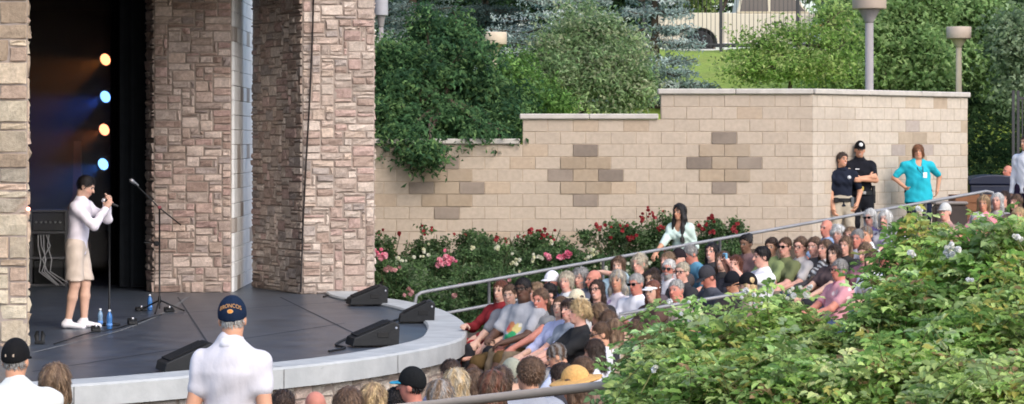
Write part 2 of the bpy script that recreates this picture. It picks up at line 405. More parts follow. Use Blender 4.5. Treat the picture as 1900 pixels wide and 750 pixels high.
# ------------------------------------------------------------------ stage
edge=[(-9.0,20.4),(-7.2,20.5),(-5.4,20.8),(-3.8,21.5),(-2.25,23.0),(-1.3,24.35),(-.62,26.1),(-.50,27.6),(-.56,29.0),(-.78,30.6),(-1.0,31.6),(-1.45,32.9),(-2.0,34.0),(-2.3,36.0)]
def catmull(P,n=10):
    P=np.array(P,float); P=np.vstack([2*P[0]-P[1],P,2*P[-1]-P[-2]]); out=[]
    for i in range(1,len(P)-2):
        for t in np.linspace(0,1,n,endpoint=False):
            out.append(.5*((2*P[i])+(-P[i-1]+P[i+1])*t+(2*P[i-1]-5*P[i]+4*P[i+1]-P[i+2])*t*t+(-P[i-1]+3*P[i]-3*P[i+1]+P[i+2])*t**3))
    out.append(P[-2]); return np.array(out)
E=catmull(edge); T=np.gradient(E,axis=0); T/=np.linalg.norm(T,axis=1)[:,None]; NO=np.stack([T[:,1],-T[:,0]],1)   # outward
E2=E-NO*.46
def strip(rows,closed=False):
    V=np.concatenate(rows); n=len(rows[0]); i=np.arange(len(V)).reshape(len(rows),n)
    return V,np.stack([i[:-1,:-1],i[1:,:-1],i[1:,1:],i[:-1,1:]],-1).reshape(-1,4)
def z_(P,z): return np.column_stack([P,np.full(len(P),z)])
st_root=empty('stage',(-4,28,0),0,'round thrust stage with dark floor and pale concrete rim','stage'); so_=np.array([-4,28,0])
m=MB(); V,Q=strip([z_(E2,-.25),z_(E2,.02),z_(E2+NO*.02,.04),z_(E-NO*.02,.04),z_(E,.02),z_(E,-.16),z_(E-NO*.06,-.165)]); m.add(V-so_,Q,(.46,.475,.475)); m.build('rim',mat('pale rim concrete',None,rough=.75,vary=.12,scale=5,bump=.15,mottle=.5,mscale=2.2,mcol=(.34,.36,.37)),st_root)
# stone veneer under the rim
m=MB(); V,Q=strip([z_(E-NO*.11,-.16),z_(E-NO*.11,-1.15)]); m.add(V-so_,Q[:, ::-1]); m.build('base',M_MORT,st_root)
m=MB(); sN=12; Ev=E-NO*.11
seg=[(Ev[i],Ev[min(i+4,len(Ev)-1)]) for i in range(0,len(Ev)-1,4)]
for q_,(a,b) in enumerate(seg):
    d=b-a; w=np.linalg.norm(d)
    if w<.15: continue
    u=d/w; ashlar(m,np.array([a[0],a[1],-1.15])-so_,(u[0],u[1],0),(u[1],-u[0],0),w,.985,seed=60+q_,tint=(1.05,1.02,.98))
m.build('stone_cladding',M_STONE,st_root)
M_FLOOR=mat('dark stage floor',(.052,.067,.092),rough=.34,vary=.42,scale=2.2,spec=.5,detail=8,bump=.06,bscale=220,mottle=.45,mscale=4,mcol=(.10,.11,.12))
cx=MB(); ring=np.vstack([z_(E2+NO*.001,.0),[[-3.9,37,0],[-4.0,46,0],[-16,46,0],[-16,21.5,0]]])-so_
cen=np.array([[-7,29,0]])-so_; n=len(ring); cx.add(np.vstack([ring,cen]),np.stack([np.arange(n),(np.arange(n)+1)%n,np.full(n,n)],1)); cx.build('floor',M_FLOOR,st_root)
# painted scuffs / tape lines on the floor
def ribbon(pts,w,z,name,colr,parent=None,org=None,m_=None):
    P=np.array(pts,float); T=np.gradient(P,axis=0); T/=np.linalg.norm(T,axis=1)[:,None]+1e-9; N=np.stack([T[:,1],-T[:,0]],1)*w/2
    V,Q=strip([z_(P+N,z),z_(P-N,z)]); mb=MB().add(V-(org if org is not None else 0),Q[:, ::-1],colr)
    return mb.build(name,m_ or mat('tape',None,rough=.6,vary=.5,scale=20),parent)
def fl(px,py): D=F*CH/(py-HY); return (at(px,py,D)[0],D)
arc=catmull([fl(60,655),fl(110,643),fl(180,626),fl(235,610),fl(290,588),fl(325,568),fl(350,552)],12)
ribbon(arc,.03,.004,'floor_seam',(.20,.21,.22),st_root,so_)
mb=MB()
rr=np.random.default_rng(5)
for k in range(60):
    px=rr.uniform(120,760); py=rr.uniform(560,690); x,y=fl(px,py)
    if x>-1.6 and y<27: continue
    L_=rr.uniform(.03,.30); a_=rr.uniform(0,math.pi); d=np.array([math.cos(a_),math.sin(a_)])*L_/2; n_=np.array([-d[1],d[0]])/L_*rr.uniform(.003,.018)
    p=np.array([x,y]); q=np.array([p-d-n_,p+d-n_,p+d+n_,p-d+n_]); mb.add(np.column_stack([q,np.full(4,.0045+k*.00003)])-so_,[[0,1,2,3]],np.array((.20,.21,.22))*rr.uniform(.6,1.6))
mb.build('scuff_marks',mat('tape'),st_root)

jm=MB()
for i in range(8,len(E)-6,11):
    w_=T[i]*.006; q=np.array([np.append(E2[i]+NO[i]*.02-w_,.0425),np.append(E[i]-NO[i]*.02-w_,.0425),np.append(E[i]-NO[i]*.02+w_,.0425),np.append(E2[i]+NO[i]*.02+w_,.0425)]); jm.add(q-so_,[[0,1,2,3]],(.16,.16,.16))
    e_=E[i]+NO[i]*.003; q=np.array([np.append(e_-w_,.018),np.append(e_-w_,-.158),np.append(e_+w_,-.158),np.append(e_+w_,.018)]); jm.add(q-so_,[[0,1,2,3]],(.16,.16,.16))
jm.build('rim_joint',mat('tape'),st_root)
for k,(a_,b_) in enumerate((((60,600),(700,556)),((60,690),(640,600)),((330,552),(420,690)),((520,552),(700,640)))):
    ribbon([fl(*a_),((fl(*a_)[0]+fl(*b_)[0])/2,(fl(*a_)[1]+fl(*b_)[1])/2),fl(*b_)],.022,.0033+.0001*k,'floor_panel_seam',(.036,.044,.058),st_root,so_)
# ------------------------------------------------------------------ block wall
WD=39.3; CO=.198
M_BLOCK=mat('split block',None,rough=.9,vary=.10,scale=14,bump=.35,bscale=90,spec=.15,mottle=.5,mscale=.9,mcol=(.41,.345,.28))
wl=empty('block_wall',(0,WD,0),0,'long stepped wall of tan concrete blocks with darker diamond patterns','wall'); wo=np.array([0,WD,0])
blk=MB(); rr=np.random.default_rng(11)
TOPZ=2.892
def ptype(r,c2,pats):
    for (pr,pc) in pats:                     # row of centre, half-block column of centre
        dr=r-pr; dc=c2-pc
        if (abs(dr),abs(dc)) in ((2,0),(0,2)): return 'd'
        if (abs(dr)==1 and abs(dc)==1) or (dr==0 and dc==0): return 't'
    return None
def bcol(t):
    if t=='d': return np.array((.25,.205,.17))*rr.uniform(.85,1.15)
    if t=='t': return np.array((.375,.295,.215))*rr.uniform(.9,1.1)
    c=np.array((.485,.405,.325))*rr.uniform(.95,1.04)
    if rr.random()<.10: c=c*np.array((.97,.92,.86))
    return c
XC=4.766
for r_ in range(20):
    zt=TOPZ-r_*CO
    off=3.366 if r_%2 else 3.166
    for k in range(-18,6):
        c=off+.4*k; x0,x1=c-.2,c+.2
        if x0>=XC-.01 or x1<-3.6: continue
        x1=min(x1,XC)
        lim=0 if x0>=2.36-.21 else (2 if x0>=.17-.21 else 4)
        if lim==0 and r_<2 and x0<2.36: x0=2.36
        elif lim==2 and r_<4 and x0<.17: x0=.17
        if r_<lim: continue
        if x1-x0<.03: continue
        c2=int(round((c-3.366)/.2)); t=ptype(r_,c2,[(5,0),(6,-11),(7,-22)])
        dz=.012*(1 if t else 0)
        y=rr.normal(0,.0025)-dz
        blk.box(np.array([x0+.004,WD+y,zt-CO+.004])-wo,np.array([x1-.004,WD+.16,zt-.004])-wo,bcol(t),bev=.005)
# receding end section
BX,BY=7.8,42.4; d=np.array([BX-XC,BY-WD]); LW=np.linalg.norm(d); u=d/LW; Mx=Matrix(((u[0],-u[1],0,XC),(u[1],u[0],0,0),(0,0,1,0),(0,0,0,1)))
for r_ in range(20):
    zt=TOPZ-r_*CO; off=2.72 if r_%2==0 else 2.92
    for k in range(-8,6):
        c=off+.4*k; x0,x1=max(c-.2,0),min(c+.2,LW)
        if x1-x0<.03: continue
        c2=int(round((c-2.72)/.2)); t=ptype(r_,c2,[(4,0)])
        cc=bcol(t)*(np.array((1.10,1.16,1.22)) if t!='t' else np.array((1.08,1.12,1.16)))  # end section blocks painted paler for the brighter sky they face
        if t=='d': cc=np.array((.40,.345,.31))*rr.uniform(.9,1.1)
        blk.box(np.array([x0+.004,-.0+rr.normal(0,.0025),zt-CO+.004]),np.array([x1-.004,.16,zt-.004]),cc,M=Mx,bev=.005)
# return at the far end
for r_ in range(20):
    zt=TOPZ-r_*CO
    for k in range(4): blk.box((LW-.16,.17+k*.4,zt-CO+.004),(LW,.17+k*.4+.392,zt-.004),bcol(None)*.95,M=Mx,bev=.007)
blk.build('blocks',M_BLOCK,wl)
mt=MB(); mt.box(np.array([-3.6,WD+.006,-1.2])-wo,np.array([.17,WD+.15,2.09])-wo); mt.box(np.array([.171,WD+.006,-1.2])-wo,np.array([2.36,WD+.15,2.49])-wo); mt.box(np.array([2.361,WD+.006,-1.2])-wo,np.array([XC-.02,WD+.15,2.885])-wo)
mt.box((.01,.006,-1.2),(LW-.006,.15,2.885),M=Mx); mt.build('mortar',mat('tan mortar',(.41,.33,.25),rough=.95,vary=.15),wl)
cp=MB(); cc=(.50,.47,.43)
def capseg(x0,x1,z,M=None,y0=-.05,y1=.22): cp.box(np.array([x0,y0,z]),np.array([x1,y1,z+.088]),cc,M=M,bev=.015)
for a_,b_,z in ((-3.6,.13,2.10),(.12,2.32,2.496),(2.31,XC-.0,2.893)):
    n=max(1,int(round((b_-a_)/1.25)))
    for k in range(n): capseg(a_+(b_-a_)*k/n+.002,a_+(b_-a_)*(k+1)/n-.002,z)
for k in range(3): capseg(.02+(LW+.0)*k/3,.016+(LW+.0)*(k+1)/3,2.895,Mx)
cp.build('coping',mat('coping stone',None,rough=.85,vary=.12,scale=7,bump=.2),wl)

# ------------------------------------------------------------------ handrails
M_RAIL=mat('galvanised rail',(.27,.275,.29),rough=.5,vary=.12,metal=.25,spec=.4)
M_RAIL2=mat('tan painted rail',(.40,.33,.27),rough=.55,vary=.1)
def rail(name,label,pts,r,m_,posts=(),low=None,lowpts=None):
    o=np.array(pts[0],float); root=empty(name,o,0,label,'handrail')
    MB().tube(np.array(pts)-o,r).build('top_rail',m_,root)
    if lowpts is not None: MB().tube(np.array(lowpts)-o,r*.95).build('lower_rail',m_,root)
    for p in posts:
        g=float(ground(p[0],p[1])); MB().tube(np.array([[p[0],p[1],g-.05],[p[0],p[1],(g+p[2])/2],[p[0],p[1],p[2]-r*.5]])-o,r*.9).build('post',m_,root)
    return root
def lerp3(a,b,t): return np.array(a)+(np.array(b)-np.array(a))*t
dd=(RB-RA)
pts=[RA+np.array([.0,-.0,-.34]),RA+np.array([0,0,-.12]),RA+np.array([.02,.01,-.03]),RA+np.array([.08,.03,.01])]+[lerp3(RA,RB,t) for t in np.linspace(.02,1,14)]+[RB+np.array([.10,.02,-.02]),RB+np.array([.14,.03,-.12])]
low=[RA+np.array([0,0,-.34])]+[lerp3(RA,RB,t)+np.array([0,0,-.34]) for t in np.linspace(.02,.19,5)]
rail('handrail','long grey double handrail rising along the far stairs from stage to block wall',pts,.024,M_RAIL,[lerp3(RA,RB,t) for t in (.115,.30,.5,.69,.88,.99)],lowpts=low)
a=at(1150,583,24.6); c=at(1395,541,24.9)
rail('handrail','thin grey handrail half hidden in leaves among the seated crowd',[a+np.array([-.02,0,-.3]),a,lerp3(a,c,.5),c,lerp3(a,c,1.04)+np.array([0,0,-.3])],.018,M_RAIL,[lerp3(a,c,.5)])
a=at(800,751,12.6); c=at(1135,714,11.8); e_=at(1330,692,11.3)
rail('handrail','tan handrail in the foreground running into the rose bushes',[lerp3(a,c,-.6),a,lerp3(a,c,.5),c,e_],.023,M_RAIL2,[lerp3(a,c,-.4),lerp3(a,c,1.25)])

# ------------------------------------------------------------------ lamp posts
M_SHADE=mat('lamp shade tan',(.50,.41,.34),rough=.6,vary=.08); M_POLE=mat('lamp pole grey',(.30,.28,.28),rough=.6,vary=.08); M_POLE2=mat('lamp pole tan',(.42,.37,.27),rough=.6,vary=.08)
def lamp(px,pt,pb,pw,pyb,polew,D,label,m_,m2=None,fun=.03,glow=None):
    top=at(px,pt,D); bot=at(px,pb,D); x=top[0]; r=pw/2*D/F; gz=float(lawn_z(np.array(x),np.array(D)))-.1
    root=empty('lamp_post',(x,D,gz),0,label,'lamp post',None)
    zt=top[2]-gz; zb=bot[2]-gz; pr=polew/2*D/F
    MB().lathe([(r*.97,zb),(r,zb+.01),(r,zt-.01),(r*.97,zt),(.02,zt+.01)],(0,0,0),seg=32).build('lamp_shade',m2 or M_SHADE,root)
    MB().lathe([(pr*1.0,zb-fun*4.2),(pr*1.15,zb-fun*3.6),(r*.62,zb-fun*.4),(r*.70,zb-.004)],(0,0,0),seg=28).build('lamp_collar',m_,root)
    MB().lathe([(pr*1.7,0),(pr*1.7,.06),(pr,.09),(pr,zb-fun*4.2)],(0,0,0),seg=20).build('pole',m_,root)
    return root
lamp(1613,-42,17,63,0,15.5,41.0,'tall grey lamp post behind the wall with wide drum shade cut by the top edge',M_POLE,fun=.055)
lamp(1779,50,72,46,0,11,47.0,'tan lamp post behind the right wall end with flat drum shade',M_POLE2,fun=.04)
lamp(918,60,83,45,0,10,46.0,'lamp post with flat beige drum shade among the trees',M_POLE2,mat('lamp shade beige',(.62,.52,.40),rough=.6),fun=.04)
lamp(707,-34,29,26,0,9,44.0,'lamp post with grey shade right beside the stone pillar at top',M_POLE,mat('lamp shade grey',(.42,.42,.46),rough=.5),fun=.05)
# ------------------------------------------------------------------ foliage
def unit(v): return v/(np.linalg.norm(v,axis=-1,keepdims=True)+1e-9)
def leaves(mb,C,N,size,col,r,asp=.5,oval=False,T=None):
    """one small folded leaf at each point of C facing N"""
    n=len(C); N=unit(N); t=unit(np.cross(N,r.normal(size=(n,3)))) if T is None else unit(T-N*np.sum(T*N,1)[:,None]); b=np.cross(N,t)
    s=np.broadcast_to(np.asarray(size,float),(n,))[:,None]
    fold=.18*s*N; droop=-.15*s*N
    if oval:
        V=np.stack([C-t*s*.5, C-t*s*.22+b*s*asp*.46+fold*.7, C+t*s*.18+b*s*asp*.42+fold*.6, C+t*s*.5+droop, C+t*s*.18-b*s*asp*.42+fold*.6, C-t*s*.22-b*s*asp*.46+fold*.7],1)
        k=np.arange(n)[:,None]*6
        Q=np.concatenate([k+np.array([[0,1,2,3]]),k+np.array([[0,3,4,5]])])
        mb.add(V.reshape(-1,3),Q,np.repeat(col,6,0))
    else:
        V=np.stack([C-t*s*.5, C+b*s*asp*.5+fold, C+t*s*.5+droop, C-b*s*asp*.5+fold],1)
        k=np.arange(n)[:,None]*4
        mb.add(V.reshape(-1,3),k+np.array([[0,1,2,3]]),np.repeat(col,4,0))
def clumps(lobes,nclump,nleaf,cs,r,shell=.55,fall=0):
    """leaf positions: clumps spread through ellipsoid lobes (centre, radii)"""
    w=np.array([l[1][0]*l[1][1]*l[1][2] for l in lobes])**.72; w/=w.sum(); P=[];O=[];K=[]
    sub_=[]                                   # break every lobe into uneven smaller lobes
    for l in lobes:
        sub_.append((np.array(l[0]),np.array(l[1])*.62))
        for q in range(11):
            d_=unit(r.normal(size=3)); f_=r.uniform(.28,.52); sub_.append((np.array(l[0])+d_*np.array(l[1])*r.uniform(.55,1.12),np.array(l[1])*f_*r.uniform(.7,1.1)))
    lobes=sub_; w=np.array([l[1][0]*l[1][1]*l[1][2] for l in lobes])**.66; w/=w.sum()
    ids=r.choice(len(lobes),nclump,p=w)
    c=np.array([lobes[i][0] for i in ids]); rad=np.array([lobes[i][1] for i in ids])
    d=unit(r.normal(size=(nclump,3))); rr_=(shell+(1-shell)*r.random(nclump)**.6)*(1+.18*np.sin(5*d[:,0]+ids)*np.cos(4*d[:,2]+ids)); cc=c+d*rad*rr_[:,None]
    cl=np.repeat(cc,nleaf,0); dd=np.repeat(d,nleaf,0)
    off=r.normal(size=(nclump*nleaf,3))*np.array([cs,cs,cs*.6]); off[:,2]-=fall*np.abs(off[:,0])
    return cl+off, dd, np.repeat(np.arange(nclump),nleaf)
M_LEAF=mat('leaf',None,rough=.75,vary=.0,spec=.12,trans=.5)
M_BARK=mat('bark',(.10,.075,.055),rough=.95,vary=.3,scale=12,bump=.6,bscale=30)
M_GBARK=mat('grey bark',(.15,.13,.11),rough=.95,vary=.3,scale=12,bump=.6,bscale=30)
def pal(cols,k,r,jit=.18,cj=.16):
    """a colour per clump with small per-leaf change"""
    cols=np.array(cols); nk=k.max()+1; base=cols[r.integers(len(cols),size=nk)]*(1+r.normal(0,cj,(nk,1)))
    c=base[k]*(1+r.normal(0,jit,(len(k),1))); return np.clip(c,.004,.9)
def tree(name,label,cat,base,lobes,cols,nclump,nleaf,cs,lsize,seed,trunk_r=.12,group=None,asp=.5,shell=.5,up=.5,fall=0,bark=None,extra=None,limbs=True):
    r=np.random.default_rng(seed); base=np.array(base,float)
    root=empty(name,base,0,label,cat,group)
    L=[(np.array(l[0])-base,np.array(l[1])) for l in lobes]
    P,d,k=clumps(L,nclump,nleaf,cs,r,shell,fall)
    N=r.normal(size=P.shape)*.5+d*.75+np.array([0,-.15,up+.15])
    c=pal(cols,k,r); m=MB(); leaves(m,P,N,lsize*r.uniform(.6,1.3,len(P)),c,r,asp); m.build('crown',M_LEAF,root)
    t=MB(); cen=np.mean([l[0] for l in L],0); top=max(l[0][2] for l in L)
    fork=np.array([cen[0]*.5,cen[1]*.5,max(top*.35,.4)])
    t.tube([[0,0,-.3],fork*.5+r.normal(0,.03,3),fork],[trunk_r*1.25,trunk_r,trunk_r*.8],seg=9)
    if limbs:
        for l in L:
            e=l[0]+np.array([0,0,.25*l[1][2]]); mid=fork*.5+e*.5+r.normal(0,.12,3)
            t.tube([fork,mid,e],[trunk_r*.6,trunk_r*.38,trunk_r*.12],seg=6)
            for q in range(7):
                dd=unit(r.normal(size=3)); ee=l[0]+dd*l[1]*.85; t.tube([mid*.4+l[0]*.6,(ee+l[0])/2+r.normal(0,.05,3),ee],[trunk_r*.25,trunk_r*.15,trunk_r*.06],seg=4)
    t.build('trunk',bark or M_BARK,root)
    return root
def lb(px,py,rx,ry,D,dy=None):
    s=D/F; return (at(px,py,D),(rx*s,(dy if dy else (rx+ry)/2*s),ry*s))
def gbase(px,D): x=at(px,0,D)[0]; return np.array([x,D,float(lawn_z(np.array(x),np.array(D)))])
DKG=[(0.055,0.124,0.053),(0.077,0.169,0.070),(0.114,0.220,0.088),(0.042,0.100,0.049),(0.163,0.277,0.105)]
MIDG=[(0.143,0.260,0.078),(0.104,0.208,0.065),(0.195,0.325,0.091),(0.091,0.182,0.058),(0.247,0.364,0.117)]
LTG=[(.29,.43,.12),(.22,.37,.09),(.36,.48,.16),(.17,.29,.07),(.40,.46,.19)]
BLUE=[(0.377,0.481,0.447),(0.275,0.361,0.334),(0.515,0.618,0.583),(0.189,0.257,0.232),(0.652,0.738,0.686)]
# dark maple-like tree overhanging the wall
tree('dark_tree','dark green leafy tree hanging over the low wall beside the stone pillar','tree',gbase(830,41.3),
 [lb(745,120,75,80,41.2),lb(830,150,85,75,41.0),lb(900,190,75,65,41.2),lb(770,205,80,62,40.2),lb(860,228,80,32,40.3),lb(925,225,42,36,40.6),lb(765,262,52,36,39.5),lb(735,262,38,30,39.4),lb(785,288,26,20,39.0),lb(800,272,22,18,39.0),lb(905,248,50,14,39.5),lb(720,225,40,50,40.2),
  lb(845,55,24,58,41.8),lb(872,70,18,16,41.6),lb(790,50,30,40,42)],
 DKG,1750,22,.13,.115,21,.09,asp=.38,up=.35,fall=.5)
tree('leafy_shrub','mid green feathery shrub between the dark tree and the blue spruce','shrub',gbase(1080,43.5),
 [lb(1070,90,62,66,43.5),lb(1125,125,72,60,43.4),lb(1040,150,60,52,43),lb(1120,170,78,40,42.8),lb(1165,150,40,50,43),lb(1090,45,40,36,44),lb(1015,110,28,40,43.2)],
 [(.25,.36,.17),(.20,.31,.14),(.31,.42,.20),(.16,.25,.11),(.34,.41,.24),(.38,.42,.26)],950,20,.14,.105,22,.07,asp=.36,up=.4,bark=M_GBARK)
tree('bright_shrub','low bright green shrub at the foot of the feathery shrub','shrub',gbase(985,42),
 [lb(985,175,55,40,42),lb(945,160,35,50,42.4),lb(1020,190,45,22,41.6)],[(.17,.32,.08),(.13,.26,.07),(.22,.37,.11),(.09,.18,.05)],420,20,.12,.10,23,.05,asp=.4,up=.5)
def spruce(label,px,ptop,D,wpx,hpx,seed,cols=BLUE,nbr=None,dark=.25,zoff=0,pyb=None):
    """conifer: whorls of drooping branches carrying many short needle sprays"""
    r=np.random.default_rng(seed); x=at(px,0,D)[0]; top=at(px,ptop,D)[2]; g=float(lawn_z(np.array(x),np.array(D)))
    H=top-g; base=np.array([x,D,g]); root=empty('blue_spruce',base,0,label,'tree','blue spruces behind the wall')
    m=MB(); t=MB(); t.tube([[0,0,-.2],[0,0,H*.5],[0,0,H]],[.05+.022*H,.03+.012*H,.012],seg=8); Rm=wpx/2*D/F
    P=[];N=[];K=[];kk=0
    z=.25
    while z<H-.1:
        f=1-z/H; L=Rm*(f**.75)*1.0; nb=int(9+8*f)
        for q in range(nb):
            a=r.uniform(0,2*math.pi); l=L*r.uniform(.7,1.1)+.12; dr=np.array([math.cos(a),math.sin(a),0])
            e=dr*l+np.array([0,0,z-.12*l+.03]); b0=np.array([0,0,z]); mid=dr*l*.5+np.array([0,0,z-.16*l])
            t.tube([b0,mid,e],[.022,.014,.005],seg=4,caps=False)
            n=int(60*l)+26; u=r.random(n)**.7; pts=((1-u)**2)[:,None]*b0+(2*u*(1-u))[:,None]*mid+(u**2)[:,None]*e
            side=np.cross(dr,[0,0,1]); w=.24*l*(1.05-u*.6)+.05
            pts=pts+side*(r.uniform(-1,1,n)*w)[:,None]+np.array([0,0,1])*(r.normal(0,.05,n)-.04*r.random(n))[:,None]
            P.append(pts); N.append(r.normal(size=(n,3))*.6+np.array([0,0,.8])+dr*.2); K.append(np.full(n,kk)); kk+=1
        z+=.20+.12*r.random()
    P=np.concatenate(P);N=np.concatenate(N);K=np.concatenate(K); c=pal(cols,K,r,.22,.18)
    leaves(m,P,N,.10*r.uniform(.6,1.4,len(P)),c,r,.30); m.build('crown',M_LEAF,root); t.build('trunk',M_BARK,root); return root
spruce('blue grey spruce standing left of the lawn and parked truck',1215,-130,46.5,235,300,31)
spruce('tall blue spruce behind the feathery shrub, cut by the top edge',1040,-230,53,330,420,32)
spruce('pale blue spruce at top left beside the stone pillar',765,-200,50,300,400,33,cols=[(.2,.26,.24),(.15,.2,.18),(.27,.33,.30)])
spruce('dark spruce between the two pale spruces at the top',900,-170,55,260,400,34,cols=[(.08,.12,.10),(.06,.09,.08),(.11,.15,.13)])
tree('young_tree','thin light green tree with open crown standing in front of the street fence','tree',gbase(1465,45.5),
 [lb(1395,135,56,24,45.5),lb(1470,118,62,30,45.3),lb(1530,125,52,32,45.4),lb(1425,86,42,15,45.6),lb(1525,82,40,18,45.6),lb(1565,95,36,36,45.8),lb(1375,108,28,16,45.6),lb(1545,36,40,30,46),lb(1405,74,46,15,45.7),lb(1470,62,42,17,45.8)],
 LTG,470,15,.15,.10,24,.045,asp=.42,shell=.3,up=.6)
tree('broad_tree','leafy green tree behind the tall lamp post','tree',gbase(1600,49),
 [lb(1590,40,70,55,49),lb(1650,75,75,60,49),lb(1690,30,70,60,49.5),lb(1640,130,80,40,48.6),lb(1720,110,60,60,49),lb(1560,140,45,30,48.4),lb(1640,-30,90,50,50)],
 [(.28,.42,.16),(.22,.35,.13),(.36,.49,.21),(.15,.25,.09)],1100,20,.19,.145,25,.10,asp=.45,up=.5)
tree('broad_tree','dense green tree behind the thinner lamp post','tree',gbase(1770,53),
 [lb(1760,30,70,60,53),lb(1800,90,65,70,53),lb(1740,110,55,55,52.6),lb(1830,40,60,60,53.4),lb(1770,-30,80,50,54)],
 [(.22,.35,.13),(.17,.28,.10),(.29,.42,.17),(.11,.19,.07)],1000,20,.20,.16,26,.12,asp=.45,up=.5)
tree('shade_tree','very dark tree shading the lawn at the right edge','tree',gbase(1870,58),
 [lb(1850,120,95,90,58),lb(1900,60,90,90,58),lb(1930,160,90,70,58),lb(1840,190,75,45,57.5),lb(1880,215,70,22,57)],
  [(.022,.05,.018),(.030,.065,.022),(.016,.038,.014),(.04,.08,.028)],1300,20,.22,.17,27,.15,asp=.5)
tree('pale_tree','pale grey green tree reaching in at the upper right edge','tree',gbase(1960,47),
 [lb(1890,105,48,60,46.5),lb(1930,60,60,70,46.8),lb(1880,60,26,34,46.4),lb(1900,175,38,26,46.2),lb(1955,130,60,80,47)],
 [(.26,.35,.20),(.20,.28,.15),(.33,.42,.26),(.15,.22,.11)],520,20,.17,.14,28,.09,asp=.45,up=.5,bark=M_GBARK)
tree('far_tree','sunlit green tree across the street above the parked truck','tree',(at(1330,0,88)[0],88,4.4),
 [lb(1300,-40,70,55,88),lb(1240,-50,70,55,89),lb(1370,-70,80,60,88)],LTG,600,16,.3,.22,29,.15,asp=.5)
tree('far_tree','green tree across the street behind the young tree','tree',(at(1520,0,92)[0],92,4.4),
 [lb(1490,-30,70,50,92),lb(1560,-30,80,50,92),lb(1640,-20,80,60,92),lb(1730,-10,80,60,92)],MIDG,700,16,.3,.24,30,.15,asp=.5)
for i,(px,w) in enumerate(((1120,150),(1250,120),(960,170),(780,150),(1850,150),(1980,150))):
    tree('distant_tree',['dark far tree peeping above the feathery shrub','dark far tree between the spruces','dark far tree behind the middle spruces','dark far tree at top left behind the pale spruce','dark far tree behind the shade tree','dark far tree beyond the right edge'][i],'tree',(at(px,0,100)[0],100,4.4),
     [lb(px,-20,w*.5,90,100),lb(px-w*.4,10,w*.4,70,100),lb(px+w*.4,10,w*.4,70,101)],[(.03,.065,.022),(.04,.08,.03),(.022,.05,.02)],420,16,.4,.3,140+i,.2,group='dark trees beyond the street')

# ------------------------------------------------------------------ fence and vehicles on the street
M_IRON=mat('black iron',(.045,.045,.05),rough=.5,vary=.1)
fz=float(lawn_z(np.array(5.),np.array(61.)))
fx0=at(1180,0,61)[0]; fx1=at(1640,0,61)[0]
fr=empty('iron_fence',(fx0,61,fz),0,'black iron picket fence between the lawn and the parked truck','fence')
m=MB()
for z in (.18,1.55): m.box((0,-.015,z),(fx1-fx0,.015,z+.04))
m.build('rail',M_IRON,fr); m=MB(); x=.06
while x<fx1-fx0: m.box((x-.0065,-.0075,.08),(x+.0065,.0075,1.72)); x+=.105
m.build('picket_panel',M_IRON,fr)
for px in (1195,1338,1481,1624):
    m=MB(); x=at(px,0,61)[0]-fx0; m.box((x-.035,-.036,-.1),(x+.035,.036,1.8)); m.build('post',M_IRON,fr)
def wheel(parent,x,y,z,rad,w,rimcol=(.5,.5,.5)):
    t=MB(); t.lathe([(rad*.62,-w/2),(rad*.93,-w/2),(rad,-w*.35),(rad,w*.35),(rad*.93,w/2),(rad*.62,w/2)],(0,0,0),(.02,.02,.02),28,axis=(0,1,0)); o=t.build('tyre',mat('tyre rubber',None,rough=.85,vary=.1)); 

    rm=MB(); rm.lathe([(rad*.63,-w*.4),(rad*.6,-w*.42),(rad*.2,-w*.25),(.0,-w*.3)],(0,0,0),rimcol,20,axis=(0,1,0))
    for k in range(6):
        a=k*math.pi/3; rm.tube([(0,-w*.36,0),(math.cos(a)*rad*.58,-w*.42,math.sin(a)*rad*.58)],rad*.09,rimcol,6)
    o.name='wheel'; o.location=(x,y,z); o.parent=parent; rm.build('rim',mat('wheel metal',None,rough=.35,metal=.6,vary=.05),o)
    return o
M_BEIGE=mat('beige car paint',(.62,.56,.43),rough=.35,vary=.03,spec=.5); M_GLASS=mat('dark car glass',(.10,.085,.085),rough=.12,vary=0,spec=.6); M_TRIM=mat('dark trim',(.03,.03,.03),rough=.6)
tz=4.40; tx=at(1295,0,68)[0]
tr=empty('pickup_truck',(tx,68,tz),0,'beige pickup truck parked on the street behind the picket fence','pickup truck')
def arch(x,r,n=9): return [(x+r*math.cos(a),.36+r*math.sin(a)) for a in np.linspace(math.pi,0,n)]
prof=[(-1.15,.50)]+arch(0,.46)+arch(3.6,.46)+[(4.45,.5),(4.5,.95),(4.35,1.12),(3.1,1.2),(2.5,1.20),(.98,1.20),(.95,1.22),(-1.15,1.22)]
b=MB(); 
pr=[np.array([x,-.95,z]) for x,z in prof]; b.prism(pr,(0,1.9,0)); o=b.build('body',M_BEIGE,tr)
bv=o.modifiers.new('bevel','BEVEL'); bv.width=.035; bv.segments=2; bv.limit_method='ANGLE'
b=MB(); b.prism([np.array([x,-.80,z]) for x,z in [(.98,1.21),(3.0,1.21),(2.45,1.86),(1.12,1.90)]],(0,1.6,0)); o=b.build('cab',M_BEIGE,tr); bv=o.modifiers.new('bevel','BEVEL'); bv.width=.05; bv.segments=2
for x0,x1,xt0,xt1 in ((1.08,1.85,1.18,1.82),(1.92,2.85,1.90,2.38)):
    b=MB(); b.prism([np.array([x,-.812,z]) for x,z in [(x0,1.27),(x1,1.27),(xt1,1.80),(xt0,1.80)]],(0,.02,0)); b.build('window',M_GLASS,tr)
b=MB(); b.box((.45,-1.03,.34),(3.1,-.94,.40),bev=.02); b.build('running_board',mat('steel step',(.7,.7,.7),rough=.4),tr)
b=MB(); b.box((-1.24,-.9,.52),(-1.12,.9,.68),bev=.03); b.build('bumper',mat('steel step'),tr)
b=MB(); b.box((2.0,-.965,.95),(2.2,-.945,.99)); b.build('door_handle',M_TRIM,tr)
